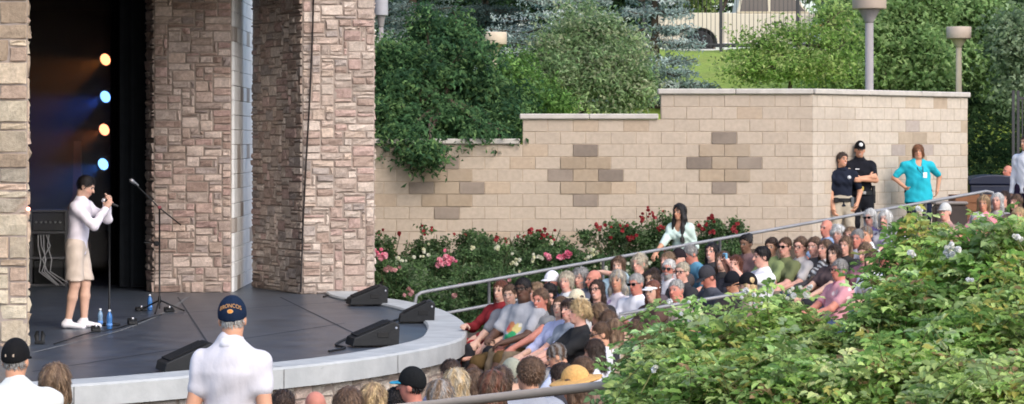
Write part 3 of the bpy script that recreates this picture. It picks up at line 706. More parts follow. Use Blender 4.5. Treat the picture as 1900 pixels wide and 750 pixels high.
for x in (0,3.6):
    for y in (-.83,.83): wheel(tr,x,y,.36,.36,.24)
# half hidden silver blue car with orange lamp
cxx=at(1505,0,66)[0]; cr=empty('parked_car',(cxx,66.0,tz),0,'pale blue car with orange lamp glimpsed through the young tree','car')
b=MB(); b.prism([np.array([x,-.85,z]) for x,z in [(0,.4)]+arch(.75,.36)[0:]+arch(3.3,.36)+[(4.1,.4),(4.15,.75),(3.7,.92),(3.0,.95),(.0,.95)]],(0,1.7,0)); o=b.build('body',mat('pale blue paint',(.42,.52,.62),rough=.3,vary=.02,spec=.5),cr); bv=o.modifiers.new('bevel','BEVEL'); bv.width=.05; bv.segments=2; bv.limit_method='ANGLE'
b=MB(); b.prism([np.array([x,-.72,z]) for x,z in [(.1,.955),(3.0,.955),(2.3,1.42),(.35,1.45)]],(0,1.44,0)); b.build('cabin',M_GLASS,cr)
b=MB(); b.box((-.04,-.78,.6),(.2,-.857+.0,.82)); b.build('tail_light',mat('orange lamp',(.9,.25,.05),rough=.3,vary=0),cr)
for x in (.75,3.3):
    for y in (-.76,.76): wheel(cr,x,y,.31,.31,.2)

# ------------------------------------------------------------------ rose bed
M_PETAL=mat('petal',None,rough=.6,vary=.08,trans=.25)
def blossom_mesh(colr,rad,seed):
    r=np.random.default_rng(seed); m=MB(); n=16
    d=unit(r.normal(size=(n,3))+np.array([0,-.25,.7])); leaves(m,d*rad*.45,d,rad*1.25*r.uniform(.8,1.2,n),np.array(colr)*(1+r.normal(0,.12,(n,1))),r,.9,True)
    o=m.build('blossom',M_PETAL); me=o.data; bpy.data.objects.remove(o); return me
BL={'red':[blossom_mesh((.40,.05,.055),.042,1),blossom_mesh((.48,.08,.09),.046,2),blossom_mesh((.28,.022,.03),.042,3)],
    'pink':[blossom_mesh((.78,.22,.34),.055,4),blossom_mesh((.82,.36,.44),.06,5)],
    'white':[blossom_mesh((.80,.80,.66),.042,6),blossom_mesh((.74,.74,.52),.038,7)],
    'pale':[blossom_mesh((.66,.36,.36),.045,8),blossom_mesh((.55,.30,.28),.05,9)]}
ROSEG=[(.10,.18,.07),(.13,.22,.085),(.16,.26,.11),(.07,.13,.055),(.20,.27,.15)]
def rose(label,px,ptop,pbot,w,D,nb,kind,seed,cluster=None,dens=1.0,dark=1.0):
    r=np.random.default_rng(seed); top=at(px,ptop,D); x=top[0]; g=min(float(ground(x,D)),top[2]-.45); base=np.array([x,D,g])
    s=D/F; H=top[2]-g; wr=w/2*s; root=empty('rose_bush',base,0,label,'rose bush','rose bushes along the block wall')
    L=[]
    for q in range(6):
        L.append((np.array([r.uniform(-.7,.7)*wr,r.uniform(-.35,.35)*wr,H*r.uniform(.25,.78)]),np.array([wr*.45,wr*.4,H*.25])))
    L.append((np.array([0,0,H*.5]),np.array([wr*.75,wr*.5,H*.4])))
    P,d,k=clumps(L,int(150*dens*max(.6,wr*H/.3)),16,.06,r,.3)
    P=P[P[:,2]>.02]; k=k[:len(P)]
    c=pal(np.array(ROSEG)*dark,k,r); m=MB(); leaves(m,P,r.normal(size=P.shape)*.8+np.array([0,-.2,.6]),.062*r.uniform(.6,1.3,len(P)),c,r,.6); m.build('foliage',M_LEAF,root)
    t=MB()
    for q in range(9):
        e=np.array([r.uniform(-.8,.8)*wr,r.uniform(-.4,.4)*wr,H*r.uniform(.6,1.0)]); t.tube([[r.normal(0,.04),r.normal(0,.04),-.15],e*.5+r.normal(0,.04,3),e],[.012,.009,.005],(.12,.13,.06),5)
    t.build('stem',mat('rose stem',None,rough=.8,vary=.1),root)
    pos=[]
    if cluster:
        for (cx_,cy_,n_,sp) in cluster:
            q=at(cx_,cy_,D-.25)-base
            for _ in range(n_): pos.append(q+r.normal(0,1,3)*np.array([sp,.05,sp*.8])*s)
    for _ in range(int(nb*.75)):
        a=r.uniform(0,2*math.pi); f=r.uniform(.3,1); pos.append(np.array([math.cos(a)*wr*f*.95,-abs(math.sin(a))*wr*.5,H*(.62+.36*math.sqrt(max(0,1-f*f*.8)))+r.normal(0,.03)]))
    for p in pos:
        o=bpy.data.objects.new('blossom',BL[kind][r.integers(len(BL[kind]))]); COL.objects.link(o); o.parent=root; o.location=p; o.rotation_euler=(r.normal(0,.4),r.normal(0,.4),r.uniform(0,6)); sc=r.uniform(.6,1.0); o.scale=(sc,sc,sc)
    return root
RB_=[ # label, px, top, bottom, width, D, blossoms, colour, clusters
 ('dark leafy rose bush with deep red buds, nearest the stone pillar',730,428,0,100,38.2,6,'red',None),
 ('rose bush with a bright pink cluster right beside the stone pillar',702,455,0,50,36.6,0,'pink',[(704,470,8,6),(712,480,4,4)]),
 ('tall dark rose bush with small red buds under the first diamond',795,420,0,80,38.2,7,'red',None),
 ('rose bush with a small cream cluster left of the big pink one',765,470,0,90,36.8,2,'white',[(745,480,4,5),(788,470,6,7)]),
 ('rose bush with the big bright pink cluster at its top',835,470,0,95,36.3,0,'pink',[(828,482,14,8),(820,486,5,5)]),
 ('rose bush with faded pink cluster low by the stage edge',735,490,0,85,35.6,0,'pale',[(733,503,6,6),(720,500,4,4),(776,545,3,3)]),
 ('tall green rose bush with few dark red buds under wall centre left',855,430,0,80,38.3,5,'red',None),
 ('rose bush with single white bloom below the wall',880,460,0,80,37,0,'white',[(877,461,4,3)]),
 ('rose bush with one scarlet bloom above a white bloom',920,437,0,85,38,1,'red',[(922,441,4,3)]),
 ('rose bush with one large white bloom below the scarlet bloom',922,455,0,70,37,0,'white',[(920,460,5,3)]),
 ('low green rose bush with hardly any bloom in the middle of the bed',895,485,0,120,35.6,1,'pale',None),
 ('low green rose bush above the start of the long handrail',810,510,0,130,34.6,2,'pale',None),
 ('narrow rose bush with dark red leaves and buds left of the large red one',955,438,0,50,38.3,4,'red',None),
 ('wide red rose bush covered in crimson blooms under the first wall step',1015,424,0,90,38.3,12,'red',[(1022,440,6,8),(990,430,5,7)]),
 ('rose bush with cream clusters near the handrail, left one',965,470,0,80,36.8,0,'white',[(958,485,8,8)]),
 ('rose bush with two cream clusters below the crimson blooms',1005,460,0,85,36.8,0,'white',[(990,478,10,8),(1019,452,3,3)]),
 ('rose bush with pale pink cluster beside the cream clusters',1048,462,0,70,36.8,0,'pink',[(1047,477,9,6),(1014,474,4,4)]),
 ('red rose bush with scattered crimson blooms left of the standing woman',1135,412,0,105,38.3,12,'red',[(1150,432,6,12),(1107,425,4,5),(1170,440,6,6)]),
 ('rose bush with creamy yellow clusters along the handrail',1105,458,0,70,37,0,'white',[(1095,475,7,7),(1110,470,6,6)]),
 ('tallest red rose bush just behind the standing woman',1215,388,0,80,38.4,11,'red',[(1190,408,4,3),(1210,398,4,4),(1225,425,5,6),(1201,386,1,1)]),
 ('rose bush with vivid scarlet clusters right of the standing woman',1315,402,0,60,38.2,2,'red',[(1305,424,9,5),(1322,405,6,4),(1320,430,6,4),(1290,440,4,5)]),
 ('thin red rose bush at the right end of the bed',1365,412,0,36,38.2,1,'red',[(1363,425,6,3),(1369,415,3,3)]),
 ('sparse grey green rose bush behind the girls with long hair',1345,445,0,60,37.5,2,'pale',None),
 ('low rose bush with white dots behind the grey haired row',1140,485,0,110,36,0,'white',[(1117,500,8,10),(1200,490,6,5),(1170,505,5,8)]),
 ('low dark rose bush behind the white cap man',1040,492,0,110,35.6,1,'pale',None),
 ('low dark rose bush between the two bars of the handrail',935,505,0,110,34.4,0,'pale',[(945,520,1,1)]),
 ('green rose bush with pink buds at the stage corner',800,535,0,120,34.0,0,'pale',[(764,540,3,3),(758,548,3,4),(845,548,2,3)]),
 ('dark rose bush below the lower bar of the handrail',870,548,0,110,33.9,0,'pale',None),
 ('green rose bush at the feet of the standing woman',1235,455,0,90,37.0,1,'red',[(1235,462,2,3)]),
]
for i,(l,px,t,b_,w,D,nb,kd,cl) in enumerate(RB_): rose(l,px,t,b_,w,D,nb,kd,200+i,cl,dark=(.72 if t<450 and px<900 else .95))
m=MB(); rg=np.random.default_rng(77); n=16000
px=rg.uniform(690,1330,n); 
tt=rg.random(n); X=(px-CX)/F*36; Y=33.6+tt*5.4; Lr=RB-RA; yr=RA[1]+(X-RA[0])/Lr[0]*Lr[1]+.9
keep=Y>yr; X=X[keep];Y=Y[keep]; Z=ground(X,Y)+rg.uniform(.0,.30,len(X))
leaves(m,np.stack([X,Y,Z],1),rg.normal(size=(len(X),3))*.6+np.array([0,-.2,.8]),.06*rg.uniform(.6,1.3,len(X)),np.array((.07,.13,.05))*rg.uniform(.5,1.5,(len(X),1)),rg,.6)
tag(m.build('ground_cover',M_LEAF),'low dark green ground cover between the rose bushes','ground cover',kind='stuff')

n=26000; X=rg.uniform(7.2,14,n); Y=rg.uniform(43.5,59,n); k_=(Y-39.3)-(X-4.766)*1.02>1.2  # dark leaves laid over the lawn, their colour stands in for tree shade
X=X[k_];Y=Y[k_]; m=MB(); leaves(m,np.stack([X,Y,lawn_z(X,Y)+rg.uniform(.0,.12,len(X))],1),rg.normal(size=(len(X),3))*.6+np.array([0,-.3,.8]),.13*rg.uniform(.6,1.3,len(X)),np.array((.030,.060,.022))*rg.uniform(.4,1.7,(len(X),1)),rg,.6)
tag(m.build('shade_leaves',M_LEAF),'added layer of dark leaves, painted shade on the lawn bank behind the navy bin','shade_leaves',kind='stuff')

# ------------------------------------------------------------------ big rose bushes in the foreground
HEDG=[(0.407,0.565,0.169),(0.328,0.497,0.141),(0.497,0.644,0.226),(0.192,0.328,0.090),(0.565,0.678,0.282),(0.429,0.576,0.249)]
def bigrose(label,px,ptop,D,wpx,seed,n=2600,extra=None,bot=820,white=None,reds=.06,ls=.036):
    r=np.random.default_rng(seed); s=D/F; top=at(px,ptop,D); x=top[0]; g=float(ground(x,D)); base=np.array([x,D,g])
    root=empty('rose_bush',base,0,label,'rose bush','rose bushes in the foreground'); zt=top[2]-g; zb=at(px,bot,D)[2]-g; wr=wpx/2*s
    m=MB(); t=MB(); Hh=zt-zb
    # many arching shoots, leaflets set along each
    ns=int(n/17); P=[];N=[];K=[]
    TT=[]; ns=int(n/30); sl_=np.array([[0,.085],[-.024,.062],[.024,.062],[-.026,.034],[.026,.034],[-.020,.010],[.020,.010]])
    for q in range(ns):
        f=r.uniform(-1,1); env=zt-Hh*.42*abs(f)**2.2
        e=np.array([f*wr*1.05,r.uniform(-.5,.5)*min(wr,.6),env-abs(r.normal(0,.32))*Hh*.9+.06*r.normal()*(r.random()<.5)])
        d=unit(np.array([r.normal(0,.6),r.normal(-.25,.5),.9])); l=r.uniform(.16,.34)*(D/11)**.5
        p0=e-d*l; t.tube([p0,(p0+e)/2+r.normal(0,.01,3),e],[.004,.003,.0016],(.16,.17,.06),4,False)
        nc=6; az=r.uniform(0,6.28)
        for j in range(nc):                                   # compound leaves spiralling up the shoot, leaflets in one flat spray
            b_=p0+d*l*(.25+.75*j/(nc-1)); az+=2.4; h=np.array([math.cos(az),math.sin(az),r.uniform(-.25,.35)])+d*.25*(j/(nc-1)); h=unit(h)
            up_=unit(np.array([r.normal(0,.28),r.normal(-.15,.28),1.0])-h*h[2]); sd=np.cross(h,up_); sc_=r.uniform(.75,1.25)*(1.15-.35*j/(nc-1))
            pts=b_+h*(.022+sl_[:,1:2]*sc_)+sd*sl_[:,0:1]*sc_+r.normal(0,.004,(7,3)); pts[:,2]-=.35*(sl_[:,1]*sc_)**1.2
            P.append(pts); N.append(up_+r.normal(0,.20,(7,3))); K.append(np.full(7,q)); TT.append(unit(h*.55+sd*np.sign(sl_[:,0:1])*.75*(np.abs(sl_[:,0:1])>0)+r.normal(0,.1,(7,3))))
    P=np.concatenate(P);N=np.concatenate(N);K=np.concatenate(K);TT=np.concatenate(TT); gv_=r.uniform(.82,1.1)
    c=pal(np.array(HEDG)*np.array([gv_*r.uniform(.92,1.06),gv_,gv_*r.uniform(.8,1.1)]),K,r,.20,.24); hi=(P[:,2]>zt-.5*Hh)
    for cc,pr in (((.50,.48,.14),.08),((.42,.29,.16),reds*.6),((.42,.52,.28),.06)):
        kk=r.random(K.max()+1)<pr; mk=kk[K]&hi&(r.random(len(K))<.75); c[mk]=np.array(cc)*r.uniform(.8,1.2,(mk.sum(),1))
    leaves(m,P,N,ls*(D/11)**.3*r.uniform(.6,1.35,len(P)),c,r,.66,True,TT); m.build('foliage',M_LEAF,root)
    for q in range(10):
        e=np.array([r.uniform(-.9,.9)*wr,r.uniform(-.3,.3)*wr,zt-.3*Hh*r.random()-.15]); t.tube([[r.normal(0,.06),r.normal(0,.06),-.2],e*.55+np.array([0,0,.1]),e],[.014,.010,.004],(.13,.12,.06),5)
    t.build('stem',mat('rose stem'),root)
    for (cx_,cy_,n_,sp) in (white or []):
        q=at(cx_,cy_,D-.3)-base
        for _ in range(n_):
            o=bpy.data.objects.new('blossom',WB[r.integers(2)]); COL.objects.link(o); o.parent=root; o.location=q+r.normal(0,1,3)*np.array([sp,.03/s,sp*.8])*s; o.rotation_euler=(r.normal(0,.4),r.normal(0,.4),r.uniform(0,6)); sc=r.uniform(.5,.95); o.scale=(sc,sc,sc)
    return root
WB=[blossom_mesh((.80,.80,.80),.020,71),blossom_mesh((.82,.82,.74),.017,72)]
BR=[ # px, ptop, D, width, n, white clusters, label
 (1225,615,11.6,150,1300,[(1175,650,3,8)],'leftmost foreground rose bush, low and thin, over the tan rail end'),
 (1290,574,11.4,230,3000,[(1270,580,4,14),(1255,600,4,10),(1230,640,4,10)],'foreground rose bush below the grey balding man'),
 (1275,650,10.6,230,2600,[(1210,690,2,6)],'low foreground rose bush behind the tan rail end'),
 (1400,570,11.0,240,3000,[(1385,460+90,4,8),(1437,550,7,7),(1425,525,2,4)],'foreground rose bush with white blooms below the man with a camera'),
 (1390,660,10.0,300,3000,[],'low foreground rose bush at the bottom middle'),
 (1535,612,10.8,230,3000,[(1500,535,5,9)],'foreground rose bush below the man in the pink shirt'),
 (1472,552,11.2,120,1700,[(1466,545,4,5)],'narrow foreground rose bush between the camera man and the pink shirt man'),
 (1545,660,9.8,300,3000,[],'low foreground rose bush in front of the pink shirt bush'),
 (1668,515,10.8,170,3000,[(1690,470,3,3),(1690,512,4,5),(1650,520,2,5)],'foreground rose bush right of the man in the pink shirt'),
 (1690,640,9.6,300,3200,[],'low broad foreground rose bush right of centre bottom'),
 (1705,382,11.6,170,2600,[(1710,388,2,3),(1695,455,2,3)],'tall foreground rose bush in front of the turquoise shirt woman'),
 (1775,410,11.0,200,3400,[(1762,462,16,8),(1745,490,5,8),(1780,475,4,5)],'foreground rose bush with the biggest white bloom cluster'),
 (1860,388,10.8,170,3200,[(1885,440,3,4),(1870,460,3,6)],'tall foreground rose bush at the right edge'),
 (1810,560,9.8,260,3400,[(1800,520,2,2),(1824,521,2,2)],'foreground rose bush with round leaves near the right edge'),
 (1890,520,10.0,200,2600,[],'dense foreground rose bush cut by the right edge'),
 (1850,690,9.0,280,2800,[],'nearest foreground rose bush in the bottom right corner'),
]
for i,(px,pt,D,w,n,wh,l) in enumerate(BR): bigrose(l,px,pt,D,w,300+i,int(n*NLEAF*1.5),None,830,wh[:1],ls=.037)
# ------------------------------------------------------------------ things on the stage
M_PBLK=mat('black box paint',(.014,.015,.017),rough=.6,vary=.2,scale=10,bump=.15,spec=.3); M_GRILL=mat('speaker grille',(.008,.008,.009),rough=.7,bump=.4,bscale=300); M_MET=mat('bright metal',(.5,.5,.52),rough=.3,metal=.8); M_BMET=mat('black metal',(.012,.012,.013),rough=.45)
def floor_pt(px,py): x,y=fl(px,py); return np.array([x,y,.002])
def wedge(label,px,py,rz,w=.56,l=.40,h=.31):
    """stage monitor: low wedge, sloping grille towards the performer"""
    p=floor_pt(px,py); root=empty('stage_monitor',p,rz,label,'speaker','stage monitor speakers')
    prof=[(-l/2,.015),(l/2,.015),(l/2+.01,h*.86),(l/2-.05,h),(-l/2+.02,.10)]      # y,z ; grille is the sloping face from low front to high back
    b=MB(); b.prism([np.array([-w/2,y,z]) for y,z in prof],(w,0,0)); o=b.build('cabinet',M_PBLK,root); bv=o.modifiers.new('bevel','BEVEL'); bv.width=.012; bv.segments=2
    g=MB(); a=np.array([-l/2+.06,.10+.04*(h-.1)/(l-.07)]); c=np.array([l/2-.09,h-.04*(h-.1)/(l-.07)]); n=np.array([-(c-a)[1],(c-a)[0]]); n/=np.linalg.norm(n)
    g.prism([np.array([-w/2+.03,*(a+n*.004)]),np.array([-w/2+.03,*(c+n*.004)]),np.array([-w/2+.03,*(c+n*.014)]),np.array([-w/2+.03,*(a+n*.014)])],(w-.06,0,0)); g.build('grille',M_GRILL,root)
    for sx in (-1,1):
        h_=MB(); h_.box((sx*w/2-.006,.02,.10),(sx*w/2+.006,.14,.16),(0,0,0),bev=.004); h_.build('handle',M_BMET,root)
        k=MB(); k.lathe([(.0,-.006),(.014,-.006),(.014,.006),(.0,.008)],(sx*w/2,l/2-.03,.2),axis=(sx,0,0),seg=10); k.build('bolt',M_MET,root)
    return root
wedge('black stage monitor nearest the stone pillar, seen from its end',680,567,R(-78),.38,.50,.27)
wedge('black stage monitor in the middle of the right stage edge',772,599,R(-86),.36,.42,.27)
wedge('black stage monitor nearest the rim, with a pale side',690,643,R(-74),.36,.50,.27)
wedge('black stage monitor half hidden behind the man in the white shirt',345,690,R(-70),.40,.50,.28)
def cable(name,label,pts,r,col=(.012,.012,.013)):
    P=catmull(pts,8) if len(pts[0])==2 else np.array(pts)
    if P.shape[1]==2: P=np.column_stack([P,np.full(len(P),r+.003)])
    o=P[0].copy(); ob=MB().tube(P-o,r,col,6).build(name,mat('cable rubber',None,rough=.6,vary=.1)); ob.location=o; return tag(ob,label,'cable')
cable('cable','black cable running from the monitor nearest the pillar',[fl(632,556),fl(650,560),fl(640,552),fl(612,550),fl(600,553)],.012)
cable('cable','black cable running between the two right monitors',[fl(610,655),fl(640,648),fl(625,640),fl(690,612),fl(735,596),fl(750,590)],.013)
cable('cable','black cable lying behind the performer towards the microphone stand',[fl(300,585),fl(250,600),fl(205,614),fl(170,618),fl(100,640)],.006)
xs=[(583,-60),(580,60),(575,180),(568,300),(562,420),(558,543)]
# cable hanging on the right pillar: on its face plane, slightly proud
def on_face(px,py):
    n=np.array([.22,-1.0]); n/=np.linalg.norm(n); u=(px-CX)/F; t=(np.dot(n,np.array(A))+.075)/(n[0]*u+n[1]); return at(px,py,t)
ob=cable('cable','thin black cable hanging down the corner of the right stone pillar',[on_face(*p) for p in xs],.014,(.02,.015,.015))
# microphone stands
def tripod(root,h,col=(.012,.012,.013),r=.011,legs=.34):
    MB().tube([[0,0,.05],[0,0,h*.5],[0,0,h]],r,col).build('pole',M_BMET,root)
    for k in range(3):
        a=k*2.094+.5; MB().tube([[0,0,.16],[math.cos(a)*legs,math.sin(a)*legs,.015]],.011,col,6).build('leg',M_BMET,root)
    m=MB(); m.lathe([(.0,.0),(.02,.0),(.022,.05),(.015,.09)],(0,0,.12),seg=10); m.build('collar',M_BMET,root)
p=floor_pt(296,581); bs=empty('microphone_stand',p,0,'black boom microphone stand with tripod base in front of the middle pillar','microphone stand')
zt=at(0,385,p[1])[2]; tripod(bs,zt,legs=.33)
d=lambda px,py: (at(px,py,p[1])-p)
MB().tube([d(246,337),d(296,386),d(336,418)],[.008,.009,.009]).build('boom_arm',M_BMET,bs)
m=MB(); m.lathe([(.0,-.1),(.016,-.09),(.022,-.01),(.027,.0),(.027,.03),(.0,.05)],d(246,337),axis=(-.6,-.3,.5),seg=12); m.build('microphone',mat('mic steel',(.30,.30,.32),rough=.35,metal=.6),bs)
m=MB(); m.lathe([(.0,-.03),(.022,-.03),(.022,.03),(.0,.03)],d(296,385),axis=(0,1,0),seg=12); m.build('clutch',mat('red clutch',(.20,.05,.06),rough=.5),bs)
m=MB(); m.box(d(290,452)-.03,d(290,452)+np.array([.03,.03,.03]),bev=.01); m.tube([d(268,450),d(292,452)],.007); m.build('clip_holder',M_BMET,bs)
p=floor_pt(203,604); ss=empty('microphone_stand',p,0,'straight black microphone stand in front of the performer','microphone stand')
zt=at(0,392,p[1])[2]
MB().tube([[0,0,.02],[0,0,zt*.5],[0,0,zt]],.011).build('pole',M_BMET,ss); m=MB(); m.lathe([(.0,.0),(.13,.0),(.13,.018),(.03,.03),(.0,.03)],(0,0,0),seg=24); m.build('base',M_BMET,ss)
def bottle(label,px,py,h,col):
    p=floor_pt(px,py); root=empty('water_bottle',p,0,label,'bottle','blue water bottles on the stage floor'); r=h*.155
    m=MB(); m.lathe([(r*.9,0),(r,.01),(r,h*.3),(r*.92,h*.42),(r,h*.5),(r,h*.62),(r*.8,h*.76),(r*.4,h*.86),(r*.38,h*.92)],(0,0,0),seg=16); m.build('body',mat('blue bottle plastic'+label[:3],col,rough=.15,vary=.1,spec=.6,trans=.3),root)
    m=MB(); m.lathe([(r*.45,h*.9),(r*.45,h),(0,h)],(0,0,0),seg=12); m.build('cap',mat('bottle cap',(.75,.8,.85),rough=.5),root)
    m=MB(); m.lathe([(r*1.02,h*.12),(r*1.02,h*.30)],(0,0,0),seg=16); m.build('bottle_label',mat('bottle label',(.10,.25,.60),rough=.5),root)
bottle('big blue water bottle right of the performer\'s shoes',203,611,.22,(.06,.22,.55))
bottle('clear blue water bottle between the shoes and the bigger bottle',186,605,.20,(.25,.40,.58))
bottle('blue water bottle beside the boom microphone stand',278,576,.20,(.08,.26,.62))
def smallbox(name,label,px,py,dx,dy,h,two=False):
    p=floor_pt(px,py); m=MB()
    m.prism([np.array([-dx/2,-dy/2,0]),np.array([-dx/2,dy/2,0]),np.array([-dx/2,dy/2,h]),np.array([-dx/2,-dy/2,h*.45])],(dx,0,0))
    root=empty(name,p,.3,label,'pedal'); o=m.build('case',M_PBLK,root); bv=o.modifiers.new('bevel','BEVEL'); bv.width=.008
    k=MB(); k.lathe([(.018,0),(.018,.03),(.0,.03)],(0,0,h*.70),seg=10); k.build('switch',M_MET,root); return root
smallbox('effects_pedal','small black pedal box right of the blue bottles',246,603,.11,.12,.08)
smallbox('effects_pedal','small black pedal box in front of the performer\'s shoes',178,616,.10,.12,.07)
smallbox('effects_pedal','low black pedal beside the bottle by the boom stand',262,577,.14,.12,.05)
smallbox('effects_pedal','black pedal box at the foot of the boom stand',314,579,.12,.14,.06)
p=floor_pt(74,639); q=empty('headphone_holder',p,0,'black upright clip holder standing on the stage by the left pillar','clip')
m=MB(); m.box((-.05,-.04,0),(.05,.04,.035),bev=.008); m.build('base',M_PBLK,q)
for sx in (-1,1): m=MB(); m.tube([[sx*.028,0,.03],[sx*.034,.0,.09],[sx*.026,0,.14]],[.022,.026,.014]); m.build('clip_arm',M_PBLK,q)
# amplifier rack with cables
p=np.array([at(90,0,36.8)[0],36.8,.0]); am=empty('amplifier_rack',p,R(8),'grey amplifier rack with dangling white cables in the dark backstage','amplifier')
W_=.52; m=MB()
for sx in (-1,1):
    for y in (0,.4): m.box((sx*W_/2-.02,y-.02,0),(sx*W_/2+.02,y+.02,1.12))
for z in (.0,.40,.78,1.10): m.box((-W_/2,-.015,z),(W_/2,.42,z+.03))
m.build('frame',mat('rack grey',(.10,.10,.11),rough=.5),am)
m=MB(); m.box((-W_/2+.03,-.03,.82),(W_/2-.03,.36,1.09),bev=.01); m.build('amplifier',mat('amp face',(.035,.035,.04),rough=.5),am)
for k in range(6): m=MB(); m.lathe([(.02,0),(.018,.03),(0,.03)],(-.18+k*.07,-.03,.95),axis=(0,-1,0),seg=10); m.build('knob',M_MET,am)
for k in range(5):
    r=np.random.default_rng(k); m=MB(); x=-.15+.04*k; m.tube([[x,-.04,.76],[x+r.normal(0,.03),-.10,.6],[x+.05+r.normal(0,.04),-.12,.4],[x+.02,-.13,.22],[x+.25+r.normal(0,.05),-.2,.02]],.010,(.45,.45,.47),6); m.build('cable',mat('grey cable',None,rough=.6),am)
m=MB(); m.box((-W_/2+.04,.05,.03),(W_/2-.04,.4,.38),bev=.01); m.build('case',M_PBLK,am)
# stage lights
def stagelight(label,px,py,colr,lens,energy,aim):
    D=38.6; c=at(px,py,D); root=empty('stage_light',c,0,label,'stage light','coloured stage lights in the dark backstage')
    ax=Vector(aim).normalized(); MB().lathe([(.04,-.30),(.085,-.26),(.10,-.08),(.112,.0),(.112,.02),(.10,.02)],(0,0,0),(.02,.02,.02),20,axis=ax).build('housing',M_BMET,root)
    m=MB(); m.lathe([(.0,.021),(.092,.021),(.092,.026),(.0,.045)],(0,0,0),seg=20,axis=ax); m.build('lens',mat('lens '+label[:9]+str(py),lens,vary=0,emit=lens,estr=2.0),root)
    m=MB(); m.tube([[0,.14,-.02],[.02,.16,.1],[.25,.2,.2]],.015); m.build('bracket',M_BMET,root)
    if energy:
        l=bpy.data.lights.new('stage_spot','SPOT'); l.energy=energy; l.color=colr; l.spot_size=R(38); l.spot_blend=.6; l.shadow_soft_size=.06
        o=bpy.data.objects.new('stage_spot',l); COL.objects.link(o); o.parent=root; o.location=ax*.05; o.rotation_euler=ax.to_track_quat('-Z','Y').to_euler()
AIM=(-.42,-.86,-.26)
stagelight('topmost orange stage light beside the black curtain',197,110,(1,.30,.06),(1,.34,.14),SPOT_E,AIM)
stagelight('upper blue stage light below the topmost orange one',197,179,(.05,.16,1),(.16,.40,1),SPOT_E*1.5,AIM)
stagelight('lower orange stage light between the two blue ones',195,240,(1,.25,.06),(1,.30,.15),SPOT_E*.8,AIM)
stagelight('lowest bright blue stage light above the performer\'s head',193,304,(.04,.22,1),(.18,.44,1),SPOT_E*1.6,AIM)
sp=MB(); sp.tube([[at(212,0,38.7)[0],38.75,0],[at(212,0,38.7)[0],38.75,2.5],[at(212,0,38.7)[0],38.75,5.5]],.025); o=sp.build('lighting_pole',M_BMET); tag(o,'black upright pole carrying the coloured stage lights','pole')
# smoke in the dark backstage
sm=MB(); sm.box((-9.6,36.0,.3),(-5.95,38.58,4.9)); o=sm.build('stage_smoke',None)
mm=bpy.data.materials.new('smoke'); mm.use_nodes=True; n_=mm.node_tree.nodes; n_.remove(n_['Principled BSDF']); v=n_.new('ShaderNodeVolumeScatter'); v.inputs['Density'].default_value=SMOKE; v.inputs['Color'].default_value=(.9,.9,.9,1); mm.node_tree.links.new(v.outputs[0],n_['Material Output'].inputs['Volume'])
o.data.materials.clear(); o.data.materials.append(mm); tag(o,'thin stage smoke lit by the coloured lights','smoke',kind='stuff')
# some dim band gear behind the performer
q=at(143,275,39.2); gt=empty('banner',(q[0],q[1],0),0,'dim reddish guitar case standing in the backstage gloom','guitar case')
m=MB(); m.prism([np.array([x,0,z]) for x,z in [(-.18,.02),(.18,.02),(.20,.5),(.12,.75),(.15,1.1),(.07,1.3),(.05,2.15),(-.05,2.15),(-.07,1.3),(-.15,1.1),(-.12,.75),(-.20,.5)]],(0,.12,0)); gt.name='guitar_case'; o=m.build('shell',mat('case red',(.25,.08,.05),rough=.5),gt)
m=MB(); m.box((-.03,-.02,.4),(.03,.0,.5),bev=.005); m.build('latch',M_MET,gt)

# ------------------------------------------------------------------ right hand side beyond the wall
bx0=at(1797,0,43.5)[0]; g=.45
bn=empty('waste_bin',(at(1838,0,43.5)[0],43.5,g-.2),0,'big dark navy bin with rounded lid behind the end of the wall','bin')
w2=.44; z1=at(0,342,43.5)[2]-g+.2
m=MB(); m.prism([np.array([x,-.4,z]) for x,z in [(-w2*.88,.0),(w2*.88,.0),(w2,z1),(-w2,z1)]],(0,.8,0),(.012,.018,.045)); o=m.build('body',mat('navy plastic',(.010,.016,.045),rough=.4,vary=.1,spec=.5),bn); bv=o.modifiers.new('b','BEVEL'); bv.width=.03; bv.segments=2
m=MB(); 
lid=[(-w2*1.06,z1)]+[(w2*1.06*math.cos(a),z1+.05+.12*math.sin(a)) for a in np.linspace(math.pi,0,11)]+[(w2*1.06,z1)]
m.prism([np.array([x,-.43,z]) for x,z in lid],(0,.86,0)); o=m.build('lid',mat('navy plastic'),bn); bv=o.modifiers.new('b','BEVEL'); bv.width=.02; bv.segments=2
for sx in (-1,1): m=MB(); m.lathe([(.0,-.03),(.10,-.03),(.10,.03),(.0,.03)],(sx*w2*.8,.36,.1),axis=(1,0,0),seg=16); m.build('wheel',mat('tyre rubber'),bn)
gt=empty('iron_gate',(at(1880,0,42.0)[0],42.0,.3),0,'tall black iron gate standing open at the right edge','gate')
z1=at(0,168,42)[2]-.3
for k,px in enumerate((1880,1889)):
    x=at(px,0,42.0)[0]-at(1880,0,42.0)[0]; m=MB(); m.box((x-.022,-.022,0),(x+.022,.022,z1)); m.build('post',M_IRON,gt)
m=MB()
for px in np.arange(1897,1990,13): x=at(px,0,42)[0]-at(1880,0,42)[0]; m.box((x-.01,-.01,.1),(x+.01,.01,z1-.12))
for z in (.12,z1*.5,z1-.15): m.box((.08,-.013,z),(.9,.013,z+.04))
m.build('gate_panel',M_IRON,gt)
